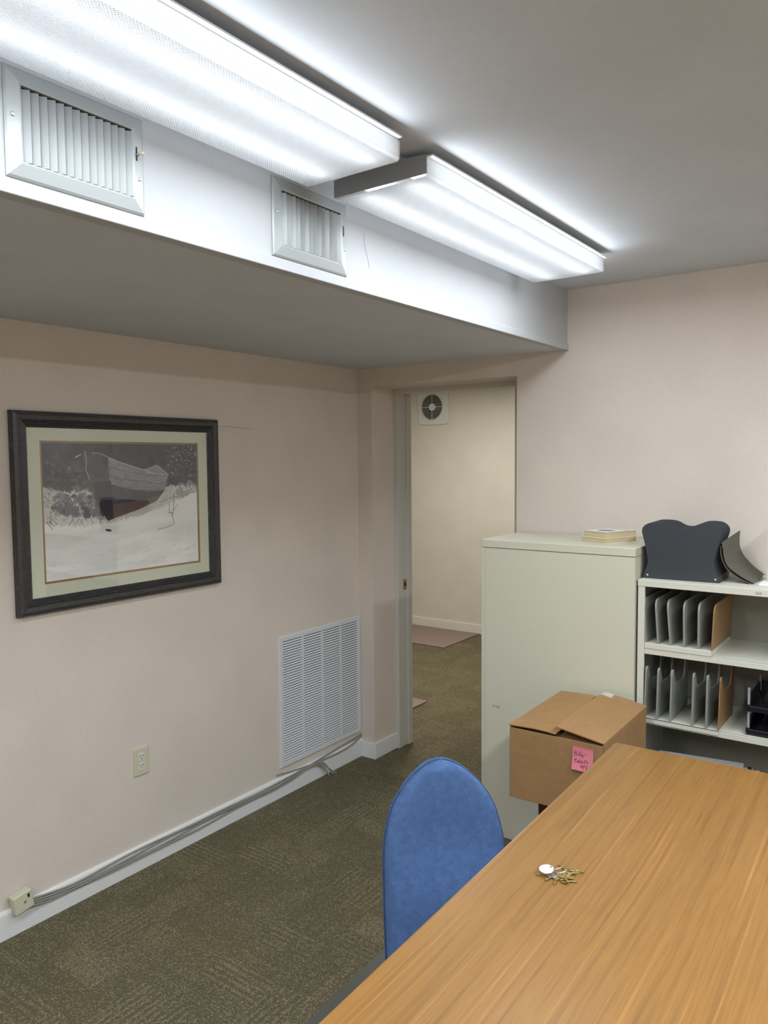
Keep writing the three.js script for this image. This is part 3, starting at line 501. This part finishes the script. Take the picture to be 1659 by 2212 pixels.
// ------------------------------------------------------------------ metal bookcase
const KX = 1.682, KW = 0.914, KF = 0.385, KT = 1.203;
{
  const g = thing('metal_bookcase', 'putty coloured open steel bookcase right of the filing cabinet', 'bookcase', [KX, 0, 0.02]);
  const d = KF - 0.02, w = KW;
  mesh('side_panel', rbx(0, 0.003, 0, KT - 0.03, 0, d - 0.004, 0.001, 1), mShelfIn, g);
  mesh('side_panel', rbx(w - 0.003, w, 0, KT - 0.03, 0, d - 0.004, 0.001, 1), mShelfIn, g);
  mesh('back_panel', bx(0.003, w - 0.003, 0, KT - 0.03, 0, 0.002), mBackPanelShade, g);
  for (const x of [0, w - 0.026]) mesh('front_post', rbx(x, x + 0.026, 0, KT - 0.0275, d - 0.012, d, 0.002), mShelf, g);
  const perf = []; for (let y = 0.1; y < 1.14; y += 0.025) perf.push(bx(0.0031, 0.0034, y, y + 0.012, d - 0.075, d - 0.070));
  mesh('slotted_strip', rbx(0.003, 0.005, 0.03, KT - 0.05, d - 0.085, d - 0.06, 0.0005, 1), mShelfIn, g);
  perf.forEach((p) => p.translate(0.0022, 0, 0)); const slots = mesh('slots', merge(perf), mDark, g); slots.userData.kind = 'stuff';
  mesh('top', rbx(-0.001, w + 0.001, KT - 0.027, KT, 0, d + 0.001, 0.002), mShelf, g);
  for (const y of [0.932, 0.654, 0.300, 0.075]) mesh('shelf', merge([rbx(0.006, w - 0.006, y - 0.006, y, 0.002, d - 0.006, 0.001, 1), rbx(0.026, w - 0.026, y - 0.022, y, d - 0.012, d - 0.0035, 0.0015, 2)]), mShelf, g);
  const bd = mesh('badge', ext(roundRect(0.020, 0.0085, 0.002), 0.0008).translate(0.431, KT - 0.0145, d + 0.0011), mGreyPlastic, g); bd.userData = { label: 'small grey maker badge' };
  mesh('badge_plate', merge([bx(0.423, 0.439, KT - 0.0132, KT - 0.0122, d + 0.0018, d + 0.0022), bx(0.423, 0.437, KT - 0.0165, KT - 0.0152, d + 0.0018, d + 0.0022)]), mShelf, g);
}

// ------------------------------------------------------------------ file organisers on the shelves
{
  const y0 = 0.933, z0 = 0.060, z1 = 0.3835;
  const g = thing('file_organizer', 'grey vertical file organizer with oak end panel on upper shelf', 'file organizer', [0, y0, 0], 0, 'file organizers in the bookcase');
  mesh('base', rbx(1.709, 1.956, 0, 0.0215, z0, z1, 0.0015), mShelf, g);
  const prof = new THREE.Shape(); { const H = 0.174; prof.moveTo(0, 0); prof.lineTo(z1 - z0 - 0.006, 0); prof.lineTo(z1 - z0 - 0.001, H - 0.035); prof.quadraticCurveTo(z1 - z0 - 0.002, H - 0.004, z1 - z0 - 0.035, H); prof.lineTo(0, H + 0.004); prof.closePath(); }
  const dg = ext(prof, 0.004, 0.0014, 2, 8).rotateY(-PI / 2);   // section in (z, y), thickness along x
  [[1.7135, -0.006], [1.7615, -0.011], [1.8085, -0.013], [1.8585, -0.002], [1.9105, 0.000]].forEach(([x, lean]) => { const d = mesh('divider', dg, mDivider, g); d.position.set(x, 0.0215, z0); d.rotation.z = -lean / 0.174; });
  const e = mesh('end_panel', uvMetres(ext(prof, 0.003, 0.0006, 1, 8).rotateY(-PI / 2)), mOakSmall, g); e.position.set(1.9575, 0.0215, z0); e.rotation.z = -0.045; e.userData = { label: 'oak grain end panel' };
}
{
  const y0 = 0.655, zb = 0.150, zf = 0.3895;
  const g = thing('file_organizer', 'grey file organizer with notched dividers on lower shelf', 'file organizer', [0, y0, 0], 0, 'file organizers in the bookcase');
  mesh('base', merge([rbx(1.711, 1.988, 0, 0.004, zb, zf, 0.001, 1), rbx(1.711, 1.988, -0.0155, 0.004, zf - 0.0035, zf, 0.001, 1)]), mShelf, g);
  const p = new THREE.Shape(); const D = zf - 0.004 - zb;
  p.moveTo(0, 0); p.lineTo(D, 0); p.lineTo(D, 0.182); p.quadraticCurveTo(D, 0.199, D - 0.012, 0.200); p.lineTo(D - 0.022, 0.199); p.lineTo(D - 0.052, 0.148); p.quadraticCurveTo(D - 0.060, 0.138, D - 0.075, 0.136); p.lineTo(0.075, 0.131); p.quadraticCurveTo(0.056, 0.134, 0.050, 0.160); p.lineTo(0.040, 0.236); p.lineTo(0.030, 0.244); p.lineTo(0, 0.245); p.closePath();
  const dg = ext(p, 0.004, 0.0014, 2, 8).rotateY(-PI / 2);
  [[1.7145, 0.006], [1.7625, 0.004], [1.8135, 0.004], [1.895, 0.002], [1.945, 0.002]].forEach(([x, lean]) => { const d = mesh('divider', dg, mDivider, g); d.position.set(x, 0.004, zb); d.rotation.z = -lean / 0.2; });
  const e = mesh('end_panel', uvMetres(ext(p, 0.003, 0.0006, 1, 8).rotateY(-PI / 2)), mOakSmall, g); e.position.set(1.988, 0.004, zb); e.rotation.z = -0.02; e.userData = { label: 'oak grain end panel' };
}
// two stacked black letter trays
function letterTray(label, y) {
  const g = thing('letter_tray', label, 'letter tray', [2.076, y, 0], 0, 'black letter trays in the bookcase');
  const w = 0.255, zf = 0.362, zb = 0.10;
  mesh('floor_panel', rbx(0.004, w - 0.004, 0.004, 0.009, zb, zf - 0.01, 0.001, 1), mBlack, g);
  const s = new THREE.Shape(); s.moveTo(zb, 0.0); s.lineTo(zf - 0.01, 0); s.quadraticCurveTo(zf, 0, zf, 0.012); s.lineTo(zf, 0.024); s.lineTo(zf - 0.04, 0.026); s.lineTo(zf - 0.075, 0.052); s.lineTo(zb, 0.058); s.closePath();
  for (const x of [0.009, w]) mesh('side_wall', ext(s, 0.006, 0.001, 1, 6).rotateY(-PI / 2).translate(x - 0.0015, 0, 0), mBlack, g);
  for (const x of [0.009, w - 0.08]) mesh('front_lip', rbx(x, x + 0.071, 0.002, 0.022, zf - 0.010, zf - 0.003, 0.002), mBlack, g);
  mesh('rear_panel', rbx(0.006, w - 0.006, 0.004, 0.056, zb - 0.004, zb + 0.002, 0.001, 1), mBlack, g);
  for (const x of [0.0045, w - 0.0105]) for (const z of [zf - 0.012, zb + 0.03]) mesh('riser', rbx(x - 0.002, x + 0.006, 0.022, 0.0865, z - 0.008, z, 0.0015, 1), mGreyPlastic, g);
}
letterTray('black plastic letter tray resting on the lower shelf', 0.655);
letterTray('black plastic letter tray stacked on top of the other tray', 0.742);
{
  const g = thing('office_machine', 'white plastic office machine on a low bookcase shelf behind the desk', 'office machine', [1.742, 0.301, 0.281], 0.15);
  mesh('housing', rbx(0, 0.312, 0, 0.199, 0, 0.072, 0.004, 3), mTagWhite, g);
  mesh('side_step', rbx(0.312, 0.345, 0, 0.196, 0.034, 0.072, 0.004, 3), mTagWhite, g);
  mesh('dark_button', rbx(0.327, 0.340, 0.196, 0.204, 0.045, 0.060, 0.002, 2), mBlack, g);
  mesh('round_knob', new THREE.SphereGeometry(0.012, 14, 8).scale(1.2, 0.6, 1).translate(0.36, 0.19, 0.055), mTagWhite, g);
}

// ------------------------------------------------------------------ on top of the bookcase
{
  const g = thing('letter_sorter', 'dark slate plastic letter sorter with heart shaped dividers on the bookcase', 'letter sorter', [1.689, KT, 0.340], 0.05);
  const pts = [[0.000, 0], [0.001, 0.018], [0.012, 0.046], [0.015, 0.068], [0.011, 0.096], [0.004, 0.130], [-0.004, 0.162], [-0.0085, 0.183], [-0.004, 0.200], [0.012, 0.213], [0.030, 0.217], [0.062, 0.217], [0.088, 0.213], [0.108, 0.203], [0.124, 0.196], [0.148, 0.195], [0.164, 0.199], [0.182, 0.209], [0.206, 0.217], [0.240, 0.218], [0.262, 0.213], [0.277, 0.200], [0.282, 0.183], [0.276, 0.158], [0.264, 0.118], [0.258, 0.085], [0.260, 0.060], [0.268, 0.036], [0.276, 0.022], [0.278, 0]];
  const s = new THREE.Shape(); s.moveTo(...pts[0]); s.splineThru(pts.slice(1, -1).map((p) => V2(...p))); s.lineTo(...pts[pts.length - 1]); s.closePath();
  const pg = ext(s, 0.0025, 0.0006, 1, 4);
  for (let i = 0; i < 9; i++) { const p = mesh('divider', pg, mSlate, g); p.position.set(0, 0.002, -0.0032 - i * 0.0235); }
  mesh('base', rbx(0.000, 0.280, 0, 0.022, -0.205, -0.0035, 0.003), mSlate, g);
  for (const x of [0.014, 0.264]) mesh('rivet', new THREE.SphereGeometry(0.0042, 12, 6).scale(1, 1, 0.5).translate(x, 0.013, 0.0002), mScrew, g);
}
function bentSheet(near, far, zn, zf, t) {                 // a sheet bent along one curve at its near edge and another at its far edge
  const A = new THREE.CatmullRomCurve3(near.map(([x, y]) => V3(x, y, zn))), B = new THREE.CatmullRomCurve3(far.map(([x, y]) => V3(x, y, zf))), N = 28, pos = [], idx = [], uv = [];
  const row = (off) => { for (let i = 0; i <= N; i++) { const a = A.getPoint(i / N), b = B.getPoint(i / N), ta = A.getTangent(i / N); const nx = -ta.y, ny = ta.x; for (const [p, k] of [[a, 0], [b, 1]]) { pos.push(p.x + nx * off, p.y + ny * off, p.z); uv.push(k, i / N); } } };
  row(0); row(t); const K = (N + 1) * 2;
  for (let i = 0; i < N; i++) { const a = 2 * i; idx.push(a, a + 2, a + 1, a + 1, a + 2, a + 3, K + a, K + a + 1, K + a + 2, K + a + 1, K + a + 3, K + a + 2, a, K + a, a + 2, a + 2, K + a, K + a + 2, a + 1, a + 3, K + a + 1, a + 3, K + a + 3, K + a + 1); }
  idx.push(0, 1, K, 1, K + 1, K, K - 2, 2 * K - 2, K - 1, K - 1, 2 * K - 2, 2 * K - 1);
  const g = new THREE.BufferGeometry(); g.setAttribute('position', new THREE.Float32BufferAttribute(pos, 3)); g.setAttribute('uv', new THREE.Float32BufferAttribute(uv, 2)); g.setIndex(idx); const f = g.toNonIndexed(); f.computeVertexNormals(); return f;
}
{
  const g = thing('file_folder', 'bent grey pressboard folder slumped against the dark letter sorter', 'folder', [0, KT, 0]);
  const rel = (a) => a.map(([x, y]) => [x - 0.012, y - KT]);
  mesh('cover', bentSheet(rel([[1.975, 1.354], [1.980, 1.328], [1.985, 1.296], [1.998, 1.266], [2.024, 1.243], [2.056, 1.223], [2.090, 1.2065]]), rel([[2.000, 1.386], [1.998, 1.356], [2.000, 1.323], [2.012, 1.292], [2.034, 1.264], [2.060, 1.239], [2.092, 1.216]]), 0.285, 0.085, 0.0012), mFolder, g);
  mesh('back_cover', bentSheet(rel([[1.972, 1.340], [1.972, 1.312], [1.979, 1.284], [1.994, 1.256], [2.018, 1.234], [2.050, 1.2155], [2.083, 1.2045]]), rel([[1.996, 1.360], [1.994, 1.330], [1.998, 1.300], [2.008, 1.270], [2.028, 1.246], [2.056, 1.222], [2.088, 1.208]]), 0.288, 0.088, 0.0012), mFolder, g);
  mesh('metal_clip', merge([rbx(2.062, 2.074, 0.0012, 0.0032, 0.297, 0.303, 0.0008, 1), rbx(2.078, 2.092, 0.0012, 0.0032, 0.300, 0.305, 0.0008, 1)]), mNickel, g);
}
tag(mesh('paper_stack', merge([rbx(2.098, 2.30, KT + 0.0005, KT + 0.008, 0.10, 0.305, 0.001, 1)]), mPaper), 'small stack of white paper on the bookcase top', 'paper');
{
  const g = thing('bookend', 'thin beige metal bookend standing at the right edge on the bookcase', 'bookend', [2.1145, KT + 0.0085, 0.11]);
  mesh('upright', rbx(0, 0.0022, 0, 0.222, 0, 0.12, 0.001, 1), mShelf, g);
  mesh('foot', rbx(0.0022, 0.09, 0, 0.0015, 0.01, 0.11, 0.0005, 1), mShelf, g);
}

// ------------------------------------------------------------------ stool and cardboard box
{
  const g = thing('stool', 'dark red wooden stool under the cardboard box', 'stool', [1.585, 0, 0.665]);
  mesh('seat', rbx(-0.14, 0.14, 0.428, 0.4535, -0.155, 0.155, 0.006), mStool, g);
  for (const sx of [-1, 1]) for (const sz of [-1, 1]) mesh('leg', rbx(-0.016, 0.016, 0.0036, 0.43, -0.016, 0.016, 0.003).translate(sx * 0.112, 0, sz * 0.125), mStool, g);
  for (const sx of [-1, 1]) mesh('stretcher', rbx(sx * 0.112 - 0.009, sx * 0.112 + 0.009, 0.15, 0.175, -0.12, 0.12, 0.002), mStool, g);
}
{
  const g = thing('cardboard_box', 'closed brown cardboard box beside the filing cabinet', 'box', [1.5675, 0.4545, 0.6805], 0.012);
  const w = 0.346, d = 0.478, h = 0.266, t = 0.004;
  const wall = (nm, a) => mesh(nm, uvMetres(rbx(...a, 0.0018, 1)), mCard, g);
  wall('front_wall', [-w / 2, w / 2, 0, h - 0.009, d / 2 - t, d / 2]); wall('rear_wall', [-w / 2, w / 2, 0, h, -d / 2, -d / 2 + t]);
  wall('side_wall', [-w / 2, -w / 2 + t, 0, h, -d / 2, d / 2]); wall('side_wall', [w / 2 - t, w / 2, 0, h, -d / 2, d / 2]);
  wall('bottom', [-w / 2, w / 2, 0, t, -d / 2, d / 2]);
  wall('inner_flap', [-w / 2 + 0.006, w / 2 - 0.006, h - 0.022, h - 0.018, d / 2 - 0.17, d / 2 - 0.006]).rotation.x = 0.0; wall('inner_flap', [-w / 2 + 0.006, w / 2 - 0.006, h - 0.022, h - 0.018, -d / 2 + 0.006, -d / 2 + 0.17]);
  // top flaps: the left one sags to the middle, the right one rides over it
  const flap = (pts, name) => { const s = shapeOf(pts); return mesh(name, uvMetres(ext(s, d + 0.004, 0.0004).translate(0, 0, -d / 2 - 0.002)), mCard, g); };
  flap([[-w / 2 - 0.002, h - 0.002], [-w / 2 - 0.001, h + 0.002], [-0.08, h + 0.006], [-0.03, h + 0.005], [0.002, h + 0.002], [0.002, h - 0.002], [-0.03, h + 0.001], [-0.08, h + 0.002]], 'top_flap');
  flap([[w / 2 + 0.002, h - 0.002], [w / 2 + 0.001, h + 0.002], [0.10, h + 0.014], [0.03, h + 0.025], [0.004, h + 0.029], [0.003, h + 0.025], [0.03, h + 0.021], [0.10, h + 0.010]], 'top_flap');
  mesh('tape', bentSheet([[-0.028, h + 0.0060], [0.000, h + 0.027], [0.012, h + 0.0292], [0.05, h + 0.0228]], [[-0.028, h + 0.0060], [0.000, h + 0.027], [0.012, h + 0.0292], [0.05, h + 0.0228]], -d / 2 + 0.045, -d / 2 - 0.001, 0.0002), mTape, g).userData = { label: 'strip of clear packing tape' };
}
{
  const m = mesh('sticky_note', (() => { const g = new THREE.PlaneGeometry(0.073, 0.080, 1, 8), p = g.attributes.position; for (let i = 0; i < p.count; i++) { const k = clamp((0.04 - p.getY(i)) / 0.08); p.setZ(i, 0.0012 + 0.010 * Math.pow(k, 2.2)); } g.computeVertexNormals(); return g; })(), M({ map: noteTex, roughness: 0.8, side: THREE.DoubleSide }));
  m.position.set(1.6725, 0.6545, 0.9205); m.rotation.y = 0.012; m.rotation.z = -0.02;
  tag(m, 'pink sticky note with handwriting on the cardboard box', 'sticky note');
}

// ------------------------------------------------------------------ chair mat, desk, keys
{
  const m = mesh('chair_mat', uvMetres(ext(roundRect(1.22, 1.92, 0.05), 0.003).rotateX(-PI / 2)), mVinyl);
  m.position.set(1.745, 0.0005, 1.395); m.rotation.y = 0.035;
  tag(m, 'grey vinyl chair mat under the blue chair', 'chair mat');
}
{
  const g = thing('desk', 'large oak laminate desk in the right foreground', 'desk', [1.7925, 0, 0.952], 0.021);
  const w = 0.914, L = 1.829, top = roundRect(w - 0.012, L - 0.012, 0.012);
  const tg = ext(top, 0.020, 0.006, 4, 8).rotateX(-PI / 2).translate(w / 2, 0.724, L / 2);
  mesh('desktop', uvMetres(tg), mDesk, g);
  for (const z of [0.05, L - 0.05 - 0.42]) { const p = mesh('pedestal', rbx(0.06, w - 0.14, 0.03, 0.717, z, z + 0.42, 0.004), mDeskBody, g); [0.05, 0.28, 0.51].forEach((y) => mesh('drawer', rbx(0.042, 0.06, y, y + 0.20, z + 0.01, z + 0.41, 0.004), mDeskBody, p)); }
  for (const z of [0.10, 0.42, L - 0.42, L - 0.10]) for (const x of [0.1, w - 0.2]) mesh('foot', cyl(0.02, 0.024, 0.028, 14).translate(x, 0.0185, z), mChairBlack, g);
  mesh('modesty_panel', rbx(w - 0.13, w - 0.11, 0.2, 0.717, 0.05, L - 0.05, 0.003), mDeskBody, g);
}
{
  const DY = 0.7505;
  const g = thing('key_ring', 'bunch of brass keys with a white round tag on the desk', 'keys', [1.966, DY, 1.812]);
  mesh('split_ring', new THREE.TorusGeometry(0.014, 0.0011, 8, 40).rotateX(PI / 2).rotateZ(0.32).translate(0.004, 0.0085, 0.002), mNickel, g);
  const t = mesh('tag', cyl(0.0165, 0.0165, 0.0016, 40), mTagWhite, g); t.position.set(-0.021, 0.0125, 0.022); t.rotation.set(0.10, 0, 0.06); t.userData = { label: 'white round paper tag' };
  mesh('tag_rim', new THREE.TorusGeometry(0.0165, 0.0011, 6, 40).rotateX(PI / 2), mNickel, t);
  mesh('eyelet', cyl(0.0022, 0.0022, 0.0022, 14).translate(0.006, 0, -0.0105), mDark, t);
  const ks = new THREE.Shape(); ks.moveTo(0.006, 0.004); ks.lineTo(0.010, 0.004); ks.lineTo(0.032, 0.004); ks.lineTo(0.035, 0.001); [0.032, 0.029, 0.026, 0.023, 0.020, 0.017, 0.014].forEach((x, i) => ks.lineTo(x, i % 2 ? -0.0035 : -0.0018)); ks.lineTo(0.008, -0.004);
  ks.absarc(-0.004, 0, 0.0115, -0.36, 0.36, true); ks.closePath();
  const kh = new THREE.Path(); kh.absarc(-0.0095, 0, 0.0026, 0, 2 * PI, true); ks.holes.push(kh);
  const kg = ext(ks, 0.0016, 0.0003, 1, 16).rotateX(-PI / 2);
  [[0.010, 0.002, -0.030, 2.75, 0.05, mBrass], [0.030, 0.005, -0.032, 0.45, -0.16, mBrass], [0.026, 0.004, -0.004, 0.75, 0.12, mBrass], [0.034, 0.003, 0.012, -2.0, 0.10, mBrass], [0.022, 0.006, 0.024, -0.75, 0.05, mBrass], [0.034, 0.002, 0.034, 0.55, -0.04, mBrass], [-0.008, 0.003, 0.030, -1.9, -0.05, mNickel], [0.004, 0.002, 0.036, -1.35, 0.05, mBrass], [-0.028, 0.002, 0.030, -2.6, -0.03, mBrass]].forEach(([x, y, z, a, r, m]) => { const k = mesh('key', kg, m, g); k.position.set(0.002 + x * 0.72, y, 0.002 + z * 0.72); k.scale.setScalar(0.74); k.rotation.set(r * 0.7, a, r * 0.5, 'YXZ'); });
}

// ------------------------------------------------------------------ blue chair
{
  const g = thing('office_chair', 'blue upholstered office chair with rounded back beside the desk', 'chair', [1.60, 0.0036, 1.67], PI / 4);   // local z points where the sitter faces
  const H = [[-0.37, 0.165], [-0.30, 0.172], [-0.15, 0.173], [-0.05, 0.1715], [0.013, 0.1685], [0.05, 0.162], [0.093, 0.151], [0.128, 0.135], [0.164, 0.110], [0.190, 0.084], [0.212, 0.056], [0.226, 0.028], [0.233, 0.0]];
  const hw = (y) => { for (let i = 0; i + 1 < H.length; i++) if (y <= H[i + 1][0]) { const t = clamp((y - H[i][0]) / (H[i + 1][0] - H[i][0])); return lerp(H[i][1], H[i + 1][1], t); } return 0; };
  // back pad: a closed skin over (u, v), domed towards its rim, hollowed in the middle, wrapping a little round the sitter
  const skin = (grow, front, back) => {
    const NU = 40, NV = 48, pos = [], idx = [], uv = [];
    const at = (i, j, side) => {
      const a = j / NV, v = a < 0.6 ? lerp(-0.37, 0.06, a / 0.6) : 0.06 + (0.2331 - 0.06) * Math.sin((a - 0.6) / 0.4 * PI / 2), u = -1 + 2 * i / NU;
      const wHere = Math.max(0.0004, hw(v) + grow), x = Math.sin(u * PI / 2) * wHere, e = Math.pow(Math.abs(Math.sin(u * PI / 2)), 5), top = smooth(0.205, 0.236, v) , bot = 1 - smooth(-0.37, -0.335, v), rim = 1 - Math.max(e, top, bot);
      const y = v + grow * (v > 0.1 ? (v - 0.1) / 0.13 : 0), hollow = 0.014 * Math.exp(-(Math.pow((v - 0.03) / 0.10, 2) + Math.pow(x / 0.13, 2))), wrap = 0.30 * x * x, lum = 0.012 * Math.exp(-Math.pow((v + 0.13) / 0.09, 2));
      const z = side > 0 ? wrap + front * Math.sqrt(rim) - hollow * rim + lum * rim : wrap - back * Math.sqrt(rim);
      return [x, y, z];
    };
    for (const side of [1, -1]) { const o = pos.length / 3; for (let j = 0; j <= NV; j++) for (let i = 0; i <= NU; i++) { const p = at(i, j, side); pos.push(...p); uv.push(p[0], p[1]); } for (let j = 0; j < NV; j++) for (let i = 0; i < NU; i++) { const a = o + j * (NU + 1) + i, b = a + NU + 1; side > 0 ? idx.push(a, a + 1, b, b, a + 1, b + 1) : idx.push(a, b, a + 1, b, b + 1, a + 1); } }
    const q = new THREE.BufferGeometry(); q.setAttribute('position', new THREE.Float32BufferAttribute(pos, 3)); q.setAttribute('uv', new THREE.Float32BufferAttribute(uv, 2)); q.setIndex(idx); q.computeVertexNormals(); return q;
  };
  const BACKX = -0.17 * PI / 180;
  const back = mesh('backrest', skin(0, 0.030, 0.006), mFabric, g); back.position.set(0, 0.6, -0.085); back.rotation.x = -10 * PI / 180 + BACKX;
  mesh('back_shell', skin(0.0035, 0.004, 0.026).translate(0, 0, -0.014), mFabric, back);
  const pipe = []; for (let i = 0; i <= 60; i++) { const t = -1 + 2 * i / 60, v = 0.2331 - 0.6 * Math.pow(Math.abs(t), 1.6), s = Math.sign(t) || 1; const x = s * hw(v); pipe.push([x + s * 0.001, v + (Math.abs(t) < 0.2 ? 0.001 : 0), 0.30 * x * x - 0.003]); }
  mesh('piping', tube(pipe, 0.0026, 160, 6), mFabric, back);
  const st = new RoundedBoxGeometry(0.36, 0.07, 0.38, 5, 0.034); { const p = st.attributes.position; for (let i = 0; i < p.count; i++) { const z = p.getZ(i); p.setX(i, p.getX(i) * (1 - 0.10 * clamp(-z / 0.21))); if (z > 0.15) p.setY(i, p.getY(i) - 0.012 * (z - 0.15) / 0.06); } st.computeVertexNormals(); }
  mesh('seat', uvMetres(st), mFabric, g).position.set(0, 0.318, 0.165);
  mesh('back_bracket', tube([[0, 0.33, -0.150], [0, 0.285, -0.125], [0, 0.272, -0.02], [0, 0.275, 0.10]], 0.016, 24, 8), mChairBlack, g);
  mesh('seat_plate', rbx(-0.10, 0.10, 0.262, 0.285, 0.02, 0.24, 0.006), mChairBlack, g);
  mesh('column', merge([cyl(0.025, 0.025, 0.10, 20).translate(0, 0.18, 0.13), cyl(0.014, 0.014, 0.06, 16).translate(0, 0.245, 0.13)]), mChairBlack, g);
  mesh('hub', cyl(0.035, 0.045, 0.06, 20).translate(0, 0.11, 0.13), mChairBlack, g);
  for (let i = 0; i < 5; i++) {
    const a = i * 2 * PI / 5 + 0.3, l = mesh('leg', rbx(-0.018, 0.018, 0, 0.028, 0.02, 0.27, 0.006).rotateX(0.12), mChairBlack, g); l.position.set(0, 0.098, 0.13); l.rotation.y = a;
    const c = mesh('caster', merge([cyl(0.024, 0.024, 0.016, 18).rotateZ(PI / 2).translate(-0.012, 0.024, 0), cyl(0.024, 0.024, 0.016, 18).rotateZ(PI / 2).translate(0.012, 0.024, 0), cyl(0.006, 0.006, 0.03, 10).translate(0, 0.052, 0)]), mChairBlack, g);
    c.position.set(Math.sin(a) * 0.255, 0, 0.13 + Math.cos(a) * 0.255); c.rotation.y = a + 0.7;
  }
}

renderer.render(scene, camera);
